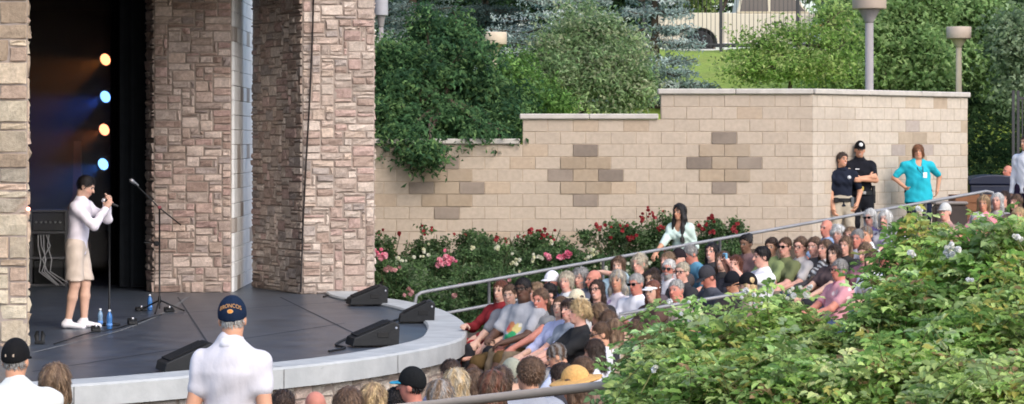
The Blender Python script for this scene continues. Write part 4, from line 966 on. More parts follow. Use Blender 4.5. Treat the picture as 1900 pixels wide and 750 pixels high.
# planter / wooden crate past the rail end
q=at(1800,372,38.6); c=empty('wooden_crate',(q[0],q[1],q[2]-.42),R(6),'brown wooden crate behind the upper end of the handrail','crate'); m=MB()
for k in range(4): m.box((-.27,-.2,.0+k*.13),(.27,-.18,.12+k*.13),(.22,.10,.05)); m.box((-.27,.18,k*.13),(.27,.2,.12+k*.13),(.22,.10,.05)); m.box((-.29,-.2,k*.13),(-.271,.2,.12+k*.13),(.2,.09,.045)); m.box((.271,-.2,k*.13),(.29,.2,.12+k*.13),(.2,.09,.045))
m.build('slats',mat('crate wood',None,rough=.8,vary=.2,scale=9,stretch=(1,1,8)),c); m=MB(); m.box((-.28,-.19,.40),(.28,.19,.43),(.08,.05,.035)); m.build('lid',mat('crate wood'),c)
q=at(1762,376,38.4); c=empty('cooler_box',(q[0],q[1],q[2]-.38),0,'dark brown cooler box left of the wooden crate','cooler'); m=MB(); m.box((-.25,-.17,0),(.25,.17,.34),(.06,.045,.04),bev=.03); m.build('body',mat('cooler plastic',None,rough=.5),c); m=MB(); m.box((-.26,-.18,.345),(.26,.18,.40),(.25,.22,.2),bev=.02); m.build('lid',mat('cooler plastic'),c)
# ------------------------------------------------------------------ people
M_SKIN=mat('skin',None,rough=.55,vary=.06,scale=20,spec=.3); M_CLOTH=mat('cloth',None,rough=.9,vary=.09,scale=11,bump=.35,bdist=.05,bscale=7,stretch=(1,1,.55),spec=.1); M_HAIR=mat('hair',None,rough=.5,vary=.38,scale=26,stretch=(1.6,1.6,.25),bump=.5,bscale=50,spec=.35)
M_CAP=mat('cap cloth',None,rough=.85,vary=.08,scale=30,bump=.2,bscale=60,spec=.1); M_STRAW=mat('straw',None,rough=.8,vary=.2,scale=60,bump=.4,bscale=120); M_SHADES=mat('sunglasses',(.01,.009,.009),rough=.2,vary=0,spec=.5); M_SHOE=mat('shoe',None,rough=.6,vary=.1)
SK={'l':(.62,.385,.285),'p':(.66,.36,.275),'t':(.43,.25,.165),'o':(.58,.30,.19),'d':(.10,.052,.035),'m':(.20,.11,.07),'r':(.55,.22,.16)}
HC={'blk':(.014,.011,.011),'dbr':(.045,.027,.019),'br':(.115,.068,.042),'aub':(.13,.045,.025),'lbr':(.23,.15,.09),'bld':(.50,.36,.19),'gbl':(.48,.42,.32),'gry':(.28,.27,.26),'lgr':(.40,.39,.37),'wht':(.60,.59,.565),'rbr':(.20,.085,.04)}
def nrm(v): v=np.array(v,float); return v/(np.linalg.norm(v)+1e-9)
def ik(s,t,l1,l2,hint):
    s=np.array(s,float); t=np.array(t,float); d=t-s; L=np.linalg.norm(d); u=d/(L+1e-9); L=clamp(L,abs(l1-l2)+.01,(l1+l2)*.995); t=s+u*L
    a=(l1*l1-l2*l2+L*L)/(2*L); h=math.sqrt(max(l1*l1-a*a,0)); hv=np.array(hint,float); hv=hv-u*np.dot(hv,u); return s+u*a+nrm(hv)*h, t
def rotM(yaw,pitch,roll): return np.array((Matrix.Rotation(R(yaw),3,'Z')@Matrix.Rotation(R(pitch),3,'X')@Matrix.Rotation(R(roll),3,'Y')))
def hand(prims,w,d,pn,s,k,curl=.6,side=1,fr=.0092):
    """palm, four unequal bent fingers and a thumb; d: along the hand, pn: palm normal (towards what it holds)"""
    d=nrm(d); pn=nrm(np.array(pn)-d*np.dot(pn,d)); x=np.cross(d,pn)*side
    c=w+d*.045*s; prims.append(rc(w,w+d*.03*s,.026*s,.030*s,.012)); prims.append(el(c+d*.008*s,(.042*s,.050*s,.017*s),np.stack([x,d,pn],1),.012))
    for i,(off,l) in enumerate(((-.029,.068),(-.0095,.078),(.0105,.073),(.029,.056))):
        b=w+d*.082*s+x*off*s; a1=curl*.9; p1=b+(d*math.cos(a1)+pn*math.sin(a1))*l*.5*s; a2=curl*2.1; p2=p1+(d*math.cos(a2)+pn*math.sin(a2))*l*.5*s
        prims.append(rc(b-d*.02*s,p1,fr*s*1.05,fr*s,.004)); prims.append(rc(p1,p2,fr*s,fr*.8*s,.003))
    b=w+d*.028*s-x*.030*s; p1=b+(d*.6-x*.75+pn*.35)*.042*s; p2=p1+(d*.75-x*.15+pn*(.3+curl*.6))*.034*s
    prims.append(rc(b,p1,.0135*s,.0110*s,.008)); prims.append(rc(p1,p2,.0108*s,.0085*s,.003))
def skeleton(P):
    """joints at scale 1, local frame: facing -Y, z up, origin on the floor under the pelvis"""
    J={}; bw=P.get('w',1.0); sit=P.get('sit',True)
    pz=P.get('pz',.39 if sit else .93); J['pel']=np.array([0,0,pz]); ln=R(P.get('lean',12 if sit else 1)); sl=R(P.get('side',0))
    u=np.array([math.sin(sl),math.sin(ln)*math.cos(sl),math.cos(ln)*math.cos(sl)]); J['u']=u; f=np.array([0,-math.cos(ln),math.sin(ln)]); J['f']=f
    tl=P.get('tl',.50); J['waist']=J['pel']+u*.20*tl/.5; J['chest']=J['pel']+u*.36*tl/.5+np.array([0,.01,0]); J['nb']=J['pel']+u*tl
    sw=P.get('sw',.18)*bw**.5; tw=R(P.get('twist',0)); sx=np.array([math.cos(tw),math.sin(tw),0])
    dr_=P.get('drop',.068); J['sa']=J['nb']-u*dr_-sx*sw; J['sb']=J['nb']-u*dr_+sx*sw
    nk=nrm(u+np.array([0,-.35+P.get('nk',0),.25])); J['hc']=J['nb']+nk*.072+np.array([0,-.015,P.get('neck',.108)]); J['Rh']=rotM(*P.get('hd',(0,0,0)))
    J['nt']=J['hc']+J['Rh']@np.array([0,.02,-.07])
    J['ha_']=J['pel']+np.array([-.09*bw,0,-.02]); J['hb_']=J['pel']+np.array([.09*bw,0,-.02])
    if sit: fa,fb=P.get('fa',(-.13,-.56,.08)),P.get('fb',(.12,-.60,.08)); kh=P.get('kh',(0,-.5,1))
    else: fa,fb=P.get('fa',(-.11,.02,.08)),P.get('fb',(.11,.0,.08)); kh=P.get('kh',(0,-1,0))
    J['ka'],J['aa']=ik(J['ha_'],fa,.43,.42,np.array(kh)+np.array([-.12,0,0])); J['kb'],J['ab']=ik(J['hb_'],fb,.43,.42,np.array(kh)+np.array([.12,0,0]))
    if sit: wa,wb=P.get('wa',(-.13,-.34,.55)),P.get('wb',(.12,-.36,.55))
    else: wa,wb=P.get('wa',(-.25,-.05,.80)),P.get('wb',(.25,-.05,.80))
    J['ea'],J['wa']=ik(J['sa'],wa,.29,.255,P.get('eha',(-.8,.5,-.5))); J['eb'],J['wb']=ik(J['sb'],wb,.29,.255,P.get('ehb',(.8,.5,-.5)))
    return J
def headtop(J,P): return J['hc']+J['Rh']@np.array([0,.02,.125])*.93
def painter(V,C,J,s,P):
    q=(V-J['hc']*s)@J['Rh']/(s*HK); hair=np.array(HC[P.get('hair','br')]); sk=np.array(SK[P.get('skin','l')])
    x,y,z=q[:,0],q[:,1],q[:,2]; fr=(y<-.045)
    bl=np.exp(-(((np.abs(x)-.045)/.03)**2+((z+.035)/.03)**2))*fr; C[:]=C*(1-bl[:,None]*np.array([.0,.14,.12]))
    for sx in (-.031,.031):
        e=((x-sx)/.017)**2+((z-.010)/.0095)**2; m=fr&(e<1); C[m]=np.array([.62,.58,.55])*min(1,sk[0]*2); m=fr&(np.abs(x-sx)<.0085)&(np.abs(z-.010)<.009); C[m]=(.025,.018,.014)
        b=((x-sx)/.022)**2+((z-.034)/.0065)**2; m=fr&(b<1); C[m]=hair*.5+sk*.22
    lip=fr&(((x/.026)**2+((z+.062)/.0095)**2)<1); C[lip]=sk*np.array([.85,.52,.52])
    if P.get('beard'): 
        m=(y<.0)&(z<-.045)&(z>-.14)&~lip; C[m]=np.array(HC[P['beard']])*.85
    if P.get('smile'):
        m=fr&(((x/.020)**2+((z+.061)/.0045)**2)<1); C[m]=(.75,.72,.68)
    if P.get('stub'):
        m=(y<.01)&(z<-.04)&(z>-.13)&~lip; C[m]=C[m]*np.array([.8,.8,.82])
    return C
def limb(J,P,s,infl=0,what='body'):
    bw=P.get('w',1.0); f=J['f']; pr=[]
    pel,wst,che,nb=[J[k]*s for k in ('pel','waist','chest','nb')]
    fem=P.get('fem',False); bwt=bw; bw0=bw*(P.get('bot_w',1) if what=='body' else 1); wv=(.145,.125,.150) if fem else (.145,.140,.165)
    belly=P.get('belly',0)
    if what in ('body','shirt'):
        hemlow=J['u']*(-.07 if what=='shirt' else -.05)*s
        pr.append(rc(pel+hemlow,wst,wv[0]*bw0*s+infl,wv[1]*bw*s+infl,.05,f,1.45)); pr.append(rc(wst,che,wv[1]*bw*s+infl,wv[2]*bw**.6*s+infl,.05,f,1.5))
        pr.append(rc(che,nb-J['u']*.06*s,wv[2]*bw**.6*s+infl,.105*s+infl,.05,f,1.55))
        pr.append(rc(J['sa']*s,J['sb']*s,.058*s+infl,.058*s+infl,.05))
        pr.append(rc(nb-J['u']*.03*s,nb+J['u']*.02*s,.075*s+infl*.6,.060*s+infl*.5,.04))
        if what=='shirt' and P.get('hem',0)>.13: pr.append(rc(pel-J['u']*.22*s,pel,wv[0]*bw*s*1.06+infl,wv[0]*bw*s+infl,.03,f,1.35))
        if what=='shirt' and P.get('collar') is not None: pr.append(rc(nb-J['u']*.03*s,nb+J['u']*.045*s,.080*s,.066*s,.04))
        if fem:
            for sx in (-1,1): pr.append(el(che+f*.085*s*1.0+np.array([sx*.065*s,0,0])-J['u']*.03*s,(.06*s+infl,.055*s+infl,.06*s+infl),None,.05))
        if belly and what=='shirt': pr.append(el((wst+pel)/2+f*.06*s+J['u']*.03*s,((.12+.05*belly)*s+infl,(.10+.06*belly)*s+infl,.15*s+infl),None,.06))
    return pr
def arm(J,s,side,infl=0,f0=0,f1=2.0):
    sh,eb,w=[J[k+side]*s for k in ('s','e','w')]; pr=[]; r=(.054*s,.043*s,.044*s,.029*s); kk=.06 if infl else .03
    a1=min(f1,1.0); pr.append(rc(sh,sh+(eb-sh)*a1,r[0]+infl*1.1,r[0]+(r[1]-r[0])*a1+infl*1.15,kk))
    if f1>1: a2=f1-1; pr.append(rc(eb,eb+(w-eb)*a2,r[2]+infl,r[2]+(r[3]-r[2])*a2+infl,.02))
    return pr
def leg(J,s,side,infl=0,f1=2.0,bw=1.0,flare=0):
    h,k,a=J['h'+side+'_']*s,J['k'+side]*s,J['a'+side]*s; pr=[]; b=bw**.7
    a1=min(f1,1.0); pr.append(rc(h,h+(k-h)*a1,.088*b*s+infl,(.088+(.060-.088)*a1)*b*s+infl+flare,.05))
    if f1>1:
        a2=f1-1; mid=k+(a-k)*.35; pr.append(rc(k,k+(a-k)*min(a2,.35),.056*b*s+infl,.058*b*s+infl,.02))
        if a2>.35: pr.append(rc(mid,k+(a-k)*a2,.057*b*s+infl,(.057+(.036-.057)*(a2-.35)/.65)*b*s+infl+flare,.02))
    return pr
def foot(J,s,side,infl=0,dirn=None):
    a=J['a'+side]*s; d=nrm(dirn if dirn is not None else (0,-1,-.12)); h=np.array([0,0,a[2]]); 
    heel=a+np.array([0,0,-.045*s])-d*.03*s; toe=a+np.array([0,0,-.05*s])+d*.17*s; up=np.array([0,0,1.])
    return [rc(a,heel,.036*s+infl,.036*s+infl,.02),rc(heel,toe,.038*s+infl,.030*s+infl,.02,up,1.25)]
def mk(prims,name,m,parent,col,h,wob=0,cuts=(),paint=None):
    V,Q=field(prims,h,cuts,wob)
    if len(V)==0: return None
    C=np.tile(np.array(col,float),(len(V),1))
    if paint is not None: C=paint(V,C)
    return MB().add(V,Q,C,True).build(name,m,parent)
HK=.93
def hpt(J,s,p): return J['hc']*s+J['Rh']@np.array(p,float)*s*HK
def pattern(kind,base,seed):
    r=np.random.default_rng(seed); b=np.array(base)
    def f(V,C):
        x,y,z=V.T
        if kind=='floral':
            for q in range(90):
                c=V[r.integers(len(V))]; m=np.linalg.norm(V-c,axis=1)<r.uniform(.012,.032); C[m]=np.array([(.75,.70,.72),(.30,.22,.35),(.55,.5,.55),(.12,.10,.14)][r.integers(4)])
        elif kind=='pinkfloral':
            for q in range(90):
                c=V[r.integers(len(V))]; m=np.linalg.norm(V-c,axis=1)<r.uniform(.012,.03); C[m]=np.array([(.75,.50,.52),(.55,.16,.22),(.70,.32,.36),(.8,.66,.64)][r.integers(4)])
        elif kind=='bw':
            m=np.sin(70*z+30*x+6*np.sin(25*y))>.1; C[m]=(.62,.62,.6)
        elif kind=='stripe':
            m=np.sin(95*z)>.25; C[m]=b*.45
        elif kind=='graphic':
            fr_=(y<y.mean())
            for (cx_,cz_,rr_,cc) in ((-.02,.03,.055,(.55,.22,.10)),(.04,.02,.05,(.60,.5,.2)),(-.05,.02,.03,(.6,.1,.1)),(.02,-.04,.05,(.04,.30,.12)),(-.03,-.05,.03,(.05,.35,.2)),(.06,.05,.02,(.75,.7,.6)),(.0,-.07,.04,(.03,.22,.10))):
                mz=V[:,2].min()+.62*(V[:,2].max()-V[:,2].min()); m=fr_&(((x-cx_*1.4)**2+(z-mz-cz_*1.3)**2)<rr_**2*1.1); C[m]=cc
        return C
    return f
def glasses(J,s,root,dark=True):
    m=MB(); M_=Matrix.Identity(4)
    def put(lo,hi):
        mm=Matrix([list(J['Rh'][i]*s*HK)+[ (J['hc']*s)[i] ] for i in range(3)]+[[0,0,0,1]]); m.box(lo,hi,M=mm,bev=.004)
    for sx in (-1,1):
        if dark: put((sx*.033-.025,-.112,-.010),(sx*.033+.025,-.096,.026))
        else:
            put((sx*.033-.024,-.110,.018),(sx*.033+.024,-.100,.024)); put((sx*.033-.024,-.110,-.012),(sx*.033+.024,-.100,-.008))
            for q in (-1,1): put((sx*.033+q*.023-.002,-.110,-.012),(sx*.033+q*.023+.002,-.100,.024))
        put((sx*.078-.003,-.10,.012),(sx*.078+.003,.01,.020)); put((sx*.068-.012,-.103,.012),(sx*.068+.012,-.095,.020))
    put((-.012,-.112,.012),(.012,-.104,.020)); m.build('sunglasses' if dark else 'glasses',M_SHADES,root)
def hairdo(J,s,P,root,h=.0085):
    st=P.get('hs','short'); col=HC[P.get('hair','br')]; seed=P.get('seed',0); r=np.random.default_rng(seed)
    if st=='bald' and not P.get('fringe'): return
    E=lambda c,rr,k=.015: el(hpt(J,s,c),np.array(rr)*s*HK,J['Rh'],k)
    L=lambda a,b,ra,rb,k=.02,n=None,fs=1: rc(hpt(J,s,a),hpt(J,s,b),ra*s*HK,rb*s*HK,k,None if n is None else J['Rh']@np.array(n,float),fs)
    thick=P.get('thick',0); pr=[E((0,.016,.040),(.084+thick,.102+thick,.093+thick*1.1))]
    Rh=J['Rh']; hc=J['hc']*s
    def loc(X,Y,Z):
        a,b,c=X-hc[0],Y-hc[1],Z-hc[2]; return [(a*Rh[0,i]+b*Rh[1,i]+c*Rh[2,i])/(s*HK) for i in range(3)]
    def slant(a,b,c0): 
        def f(X,Y,Z):
            x,y,z=loc(X,Y,Z); return -(a*y+b*z+c0)*s
        return f
    def face(rx=.074,ry=.098,rz=.096,cz=-.022):
        def f(X,Y,Z):
            x,y,z=loc(X,Y,Z); k=np.sqrt((x/rx)**2+((y+.085)/ry)**2+((z-cz)/rz)**2); return (1-k)*.05*s
        return f
    cuts=[face()]; wob=.004
    if st in ('short','cap','fringe'): cuts=[slant(.73,.68,.004 if not P.get('low') else .03),face(.072,.090,.090,-.018)]; wob=.003
    if st=='bald': pr=[E((0,.016,.035),(.080,.099,.088))]
    if st=='bald': cuts=[slant(.80,.35,-.012),lambda X,Y,Z:(loc(X,Y,Z)[2]-.03)*s]; wob=.002
    if st in ('long','wavy'):
        n=P.get('len',.27); wl=P.get('wide',1.0)
        pr+= [L((0,.06,.03),(0,.080,-n),.074*wl,.062*wl,.03,(0,1,0),1.8)]
        for sx in (-1,1):
            pr+=[L((sx*.060,.0,.05),(sx*.073*wl,.015,-.10),.026,.027*wl,.03),L((sx*.073*wl,.015,-.10),(sx*.078*wl,-.025+.03*r.random(),-n+.02),.027*wl,.016,.03)]
        if n>.4: pr+=[L((sx*.078,-.005,-.02),(sx*.10,-.09,-n*.95),.034,.030,.03) for sx in (-1,1)]
        wob=.006 if st=='wavy' else .0035
    if st=='bob':
        n=P.get('len',.13); wl=P.get('wide',1.0); pr+=[L((0,.05,.02),(0,.062,-n),.080*wl,.072*wl,.03,(0,1,0),1.6)]
        for sx in (-1,1): pr+=[L((sx*.064,.0,.05),(sx*.079*wl,.0,-n+.03),.032*wl,.030*wl,.03)]
    if st in ('fluff','curly'):
        for q in range(16):
            a=r.uniform(0,2*math.pi); z=r.uniform(-.04,.12); rr=math.sqrt(max(0,1-(z/.14)**2))*.085; pr.append(E((math.cos(a)*rr,.025+math.sin(a)*rr*1.05,z),(.034,.034,.034),.02))
        wob=.005; cuts=[face(.068,.092,.088,-.026)]
        if st=='curly': pr+=[L((sx*.075,.02,.02),(sx*.085,.03,-.15),.045,.035,.03) for sx in (-1,1)]+[L((0,.06,.0),(0,.08,-.15),.08,.06,.03,(0,1,0),1.5)]
    if st=='pony':
        cuts=[slant(.78,.62,.012),face(.062,.085,.085,-.018)]; 
        pr+=[E((0,.105,.045),(.03,.03,.03)),L((0,.115,.045),(.01,.14,-.05),.030,.032,.02),L((.01,.14,-.05),(.0,.125,-.19),.032,.012,.02)]
        # the tail must survive the nape cut
        cuts=[lambda X,Y,Z,f=cuts[0]: np.where(loc(X,Y,Z)[1]>.09,-.2,f(X,Y,Z)),cuts[1]]
    if st=='bun':
        cuts=[slant(.78,.62,.012),face(.062,.085,.085,-.018)]; pr+=[E((0,.09,.09),(.042,.042,.042))]
    if P.get('fringe_bangs'): pr.append(E((0,-.050,.075),(.060,.038,.042)))
    V,Q=field(pr,h*s,cuts,wob*s)
    if len(V):
        C=np.tile(np.array(col),(len(V),1))
        q=(V-hc)@Rh/(s*HK); ang=np.arctan2(q[:,0],q[:,1]); C=C*(1+.10*np.sin(ang*17+6*np.sin(q[:,2]*20)+seed))[:,None]
        if P.get('streak'): 
            m=np.clip(.4+.5*np.sin(ang*9+seed+5*q[:,2]*6),0,1)[:,None]; C=C*(1-m)+np.array(HC[P['streak']])*m
        C=np.clip(C,.004,.9); hm=MB().add(V,Q,C,True)
        ok_=np.where((q[:,2]<.0)|(P.get('hat') is None))[0]; n=1300 if P.get('hat') is None else 240; ii=ok_[r.integers(len(ok_),size=n)] if len(ok_) else r.integers(len(V),size=n); v0=V[ii]; qq=q[ii]
        ctr=np.stack([np.zeros(n),np.full(n,.015),np.minimum(qq[:,2],.04)],1); nn=unit(qq-ctr)
        fl_=np.stack([qq[:,0]*2.2,(qq[:,1]-.03)*2.2,np.full(n,-.13)-np.maximum(0,.06-qq[:,2])*1.5],1)+r.normal(0,.05 if st not in('curly','fluff') else .16,(n,3))
        if st in('pony','bun'): fl_=np.stack([-qq[:,0]*.6,np.full(n,.14),np.full(n,-.03)],1)+r.normal(0,.03,(n,3))
        tg=unit(fl_-nn*np.sum(fl_*nn,1)[:,None]); ln=(r.uniform(.03,.07,n)*(.55 if st in('short','bald','cap') else 1.0))[:,None]; wv_=np.cross(tg,nn)*(r.uniform(.0022,.0055,n)[:,None])
        lift=r.uniform(.002,.010,n)[:,None]
        p0=qq-nn*.002; p1=qq+tg*ln*.5+nn*lift; p2=qq+tg*ln+nn*lift*(.2 if st=='short' else .6)
        SV=np.stack([p0-wv_,p0+wv_,p1+wv_*.8,p1-wv_*.8,p2+wv_*.25,p2-wv_*.25],1).reshape(-1,3)*(s*HK)@Rh.T+hc
        k6=np.arange(n)[:,None]*6; SQ=np.concatenate([k6+np.array([[0,1,2,3]]),k6+np.array([[3,2,4,5]])])
        hm.add(SV,SQ,np.repeat(np.clip(C[ii]*r.uniform(.72,1.3,(n,1)),.004,.9),6,0)); hm.build('hair',M_HAIR,root)
def headwear(J,s,P,root,h=.0085):
    k=P.get('hat')
    if not k: return
    E=lambda c,rr,kk=.008: el(hpt(J,s,c),np.array(rr)*s*HK,J['Rh'],kk); Rh=J['Rh']; hc=J['hc']*s
    locz=lambda X,Y,Z,i: ((X-hc[0])*Rh[0,i]+(Y-hc[1])*Rh[1,i]+(Z-hc[2])*Rh[2,i])/(s*HK)
    col=np.array(P.get('hatc',(.02,.02,.022)))
    if k=='cap':
        sg=-1 if P.get('backwards') else 1
        def pt(V,C):
            q=(V-hc)@Rh/(s*HK)
            if P.get('brimc'): m=sg*q[:,1]<-.095; C[m]=P['brimc']
            if P.get('logo'):
                m=(((q[:,0]-.004)/.03)**2+((q[:,2]-.085)/.028)**2<1)&(q[:,1]*sg<-.05); C[m]=P['logo']
            b=np.linalg.norm(q-np.array([0,.014,.155]),axis=1)<.012; C[b]=C[b]*1.5+.01
            sm=np.abs(np.sin(np.arctan2(q[:,0],q[:,1]-.014)*3))<.07; C[sm]=C[sm]*.75
            return C
        def cut(X,Y,Z): return (.022-.36*np.maximum(locz(X,Y,Z,1)*sg,0)-locz(X,Y,Z,2))*s
        o=mk([E((0,.014,.040),(.091,.112,.118))],'cap',M_CAP,root,col,h*s*.8,0,[cut],pt)
        o2=mk([E((0,-.108*sg,.028),(.066,.070,.009)),E((0,-.075*sg,.034),(.076,.05,.012))],'brim',M_CAP,o,P.get('brimc',col),h*s*.6)
        if P.get('backwards') or P.get('gap'):                       # strap gap
            m=MB(); mm=Matrix([list(Rh[i]*s*HK)+[hc[i]] for i in range(3)]+[[0,0,0,1]]); m.box((-.032,.117 if sg>0 else -.125,.026),(.032,.1225 if sg>0 else -.117,.046),P.get('gapc',(.45,.36,.28)),M=mm,bev=.006); m.build('strap',M_CAP,o)
    if k=='visor':
        o=mk([E((0,.012,.045),(.092,.112,.030))],'visor',M_CAP,root,col,h*s*.8,0,[lambda X,Y,Z:(locz(X,Y,Z,2)-.062)*s]); mk([E((0,-.108,.036),(.070,.070,.010))],'brim',M_CAP,o,col,h*s*.7)
    if k=='sun':
        br=P.get('brim',.19)
        def drp(X,Y,Z): return -.2+0*X
        o=mk([E((0,.012,.052),(.092,.108,.105))],'sun_hat',M_STRAW,root,col,h*s,.001,[lambda X,Y,Z:(.03-locz(X,Y,Z,2))*s]); mk([E((0,.012,.040),(br,br*1.05,.020)),E((0,.012,.045),(br*.6,br*.65,.028))],'brim',M_STRAW,o,col,h*s*.9,.003)
        mk([E((0,.012,.058),(.0955,.1115,.02))],'hat_band',M_CAP,o,P.get('bandc',col*.8),h*s*.8)
def person(P,loc,rz,s,label,group=None):
    h=P.get('h',.0105); root=empty('person',loc,rz,label,'person',group); J=skeleton(P); bw=P.get('w',1.0); sit=P.get('sit',True); fem=P.get('fem',False)
    sk=np.array(SK[P.get('skin','l')]); HH=lambda c,rr,k=.02: el(hpt(J,s,c),np.array(rr)*s*HK,J['Rh'],k)
    low=P.get('low_detail',False)
    pr=limb(J,P,s)
    fw=P.get('fat',1.0)
    pr+=[rc(J['nb']*s-J['u']*.02*s,J['nt']*s,.060*s*fw,.054*s*fw,.03)]
    pr+=[HH((0,.012,.035),(.074,.093,.088)),HH((0,-.022,-.030),(.063*fw,.070,.085),.03),HH((0,-.060,-.092),(.030*fw,.028,.026),.025),
         rc(hpt(J,s,(0,-.088,.014)),hpt(J,s,(0,-.112,-.024)),.0095*s,.0140*s,.012),HH((-.078,.012,-.006),(.012,.026,.034),.006),HH((.078,.012,-.006),(.012,.026,.034),.006),
         HH((0,-.076,.036),(.05,.02,.014),.02),HH((0,-.088,-.062),(.026,.014,.014),.012)]
    if fw>1.1: pr.append(HH((0,-.02,-.105),(.055*fw,.06,.04),.03))
    for a in 'ab':
        pr+=arm(J,s,a); sg=-1 if a=='a' else 1
        hd_=P.get('d'+a, nrm(J['w'+a]-J['e'+a])); pn=P.get('n'+a,(0,-.2,-1) if sit else (-sg*.9,-.1,0)); hand(pr,J['w'+a]*s,np.array(hd_,float),np.array(pn,float),s,0,P.get('c'+a,.55),sg,P.get('fr',.0095))
        pr+=leg(J,s,a,0,2.0,bw*P.get('bot_w',1)); pr+=foot(J,s,a,0,P.get('fd'+a))
    mk(pr,'body',M_SKIN,root,sk,h*s,0,(),lambda V,C: painter(V,C,J,s,P))
    hairdo(J,s,P,root,P.get('hh',.0085)); headwear(J,s,P,root)
    if P.get('gl'): glasses(J,s,root,P['gl']=='sun')
    ch=P.get('hc',.0125)
    top=P.get('top',(.3,.3,.3)); sl_=P.get('sl',.62)
    tp=limb(J,P,s,.016,'shirt')
    for a in 'ab':
        if sl_>0: tp+=arm(J,s,a,.013 if sl_<=1 else .011,0,sl_)
    pf=pattern(P['pat'],top,P.get('seed',0)) if P.get('pat') else None
    hem=J['pel']-J['u']*P.get('hem',.085); u=J['u']
    def hemcut(X,Y,Z): 
        hp=hem*s; return -((X-hp[0])*u[0]+(Y-hp[1])*u[1]+(Z-hp[2])*u[2])
    # neckline: scoop the cloth away around the neck
    ns=P.get('scoop',.0)
    cuts=[hemcut] if not sit else []
    if ns>0:
        cpt=(J['nb']+J['f']*.055-J['u']*.01)*s
        cuts.append(lambda X,Y,Z: (1-np.sqrt(((X-cpt[0])/(.062*s))**2+((Y-cpt[1])/(.08*s))**2+((Z-cpt[2])/((.05+ns)*s))**2))*.05)
    sh=mk(tp,P.get('topname','shirt'),M_CLOTH,root,top,ch*s,P.get('fold',.005),cuts,pf)
    bt=P.get('bot',(.05,.06,.10)); lf=P.get('lf',1.93)
    pel=J['pel']*s; bb=bw*P.get('bot_w',1); bp=[rc(pel-J['u']*.03*s,pel+J['u']*.07*s,.150*bb*s+.006,.142*bb*s+.006,.04,J['f'],1.42)]
    for a in 'ab': bp+=leg(J,s,a,.013,lf,bb,P.get('flare',0))
    hz=P.get('hemz'); bc=[lambda X,Y,Z: (hz*s-Z)+0*X+0*Y] if hz else []
    mk(bp,P.get('botname','shorts' if lf<1.2 else 'trousers'),M_CLOTH,root,bt,ch*s,P.get('fold',.004)*.8,bc)
    if P.get('collar') is not None:
        c=np.array(P['collar']); o=(J['nb']+J['u']*P.get('collar_h',.030))*s; m=MB(); th=np.linspace(0,2*math.pi,21)[:-1]; Vr=[]
        e1=np.array([1.,0,0]); e2=np.cross(J['u'],e1)
        for rr_,zz_ in ((.062,.026),(.069,.028),(.086,-.018),(.080,-.024)):
            Vr.append(o+ (np.cos(th)[:,None]*e1*rr_+np.sin(th)[:,None]*e2*rr_*1.08)*s+J['u']*zz_*s+J['f']*.006*s)
        V=np.concatenate(Vr); i=np.arange(80).reshape(4,20); Q=np.concatenate([np.stack([i[r_],np.roll(i[r_],-1),np.roll(i[r_+1],-1),i[r_+1]],1) for r_ in range(3)]); m.add(V,Q,c,True); m.build('collar',M_CLOTH,root)
    if P.get('shoe') is not None:
        for a in 'ab': mk(foot(J,s,a,.011,P.get('fd'+a)),'shoe',M_SHOE,root,P['shoe'],.010)
    return root,J
def place(px,py,P,yaw,D=None,s=None,floor=None):
    """stand the figure so that the top of its head is where the photograph shows it, feet on the ground"""
    J=skeleton(P); ht=headtop(J,P); th=R(yaw); Rz=np.array([[math.cos(th),-math.sin(th)],[math.sin(th),math.cos(th)]]); off=Rz@ht[:2]
    hatz={'cap':.028,'sun':.028}.get(P.get('hat'),.012 if P.get('hs')!='bald' else 0)
    k=(py-HY)/F; xk=(px-CX)/F
    if D is None:
        best=None
        for d in np.arange(15,39,.05):
            h=at(px,py,d); x,y=h[0]-off[0],h[1]-off[1]; g=float(ground(x,y)); e=abs((h[2]-g)/(ht[2]+hatz)-P.get('size',1.0))
            if best is None or e<best[0]: best=(e,d)
        D=best[1]
    h=at(px,py,D)
    if s is None:
        x,y=h[0]-off[0],h[1]-off[1]; g=float(ground(x,y)) if floor is None else floor; s=(h[2]-g)/(ht[2]+hatz)
    s_=clamp(s,.84,1.15); root=(h[0]-off[0]*s_,h[1]-off[1]*s_,h[2]-s_*(ht[2]+hatz))
    return root,th,s_
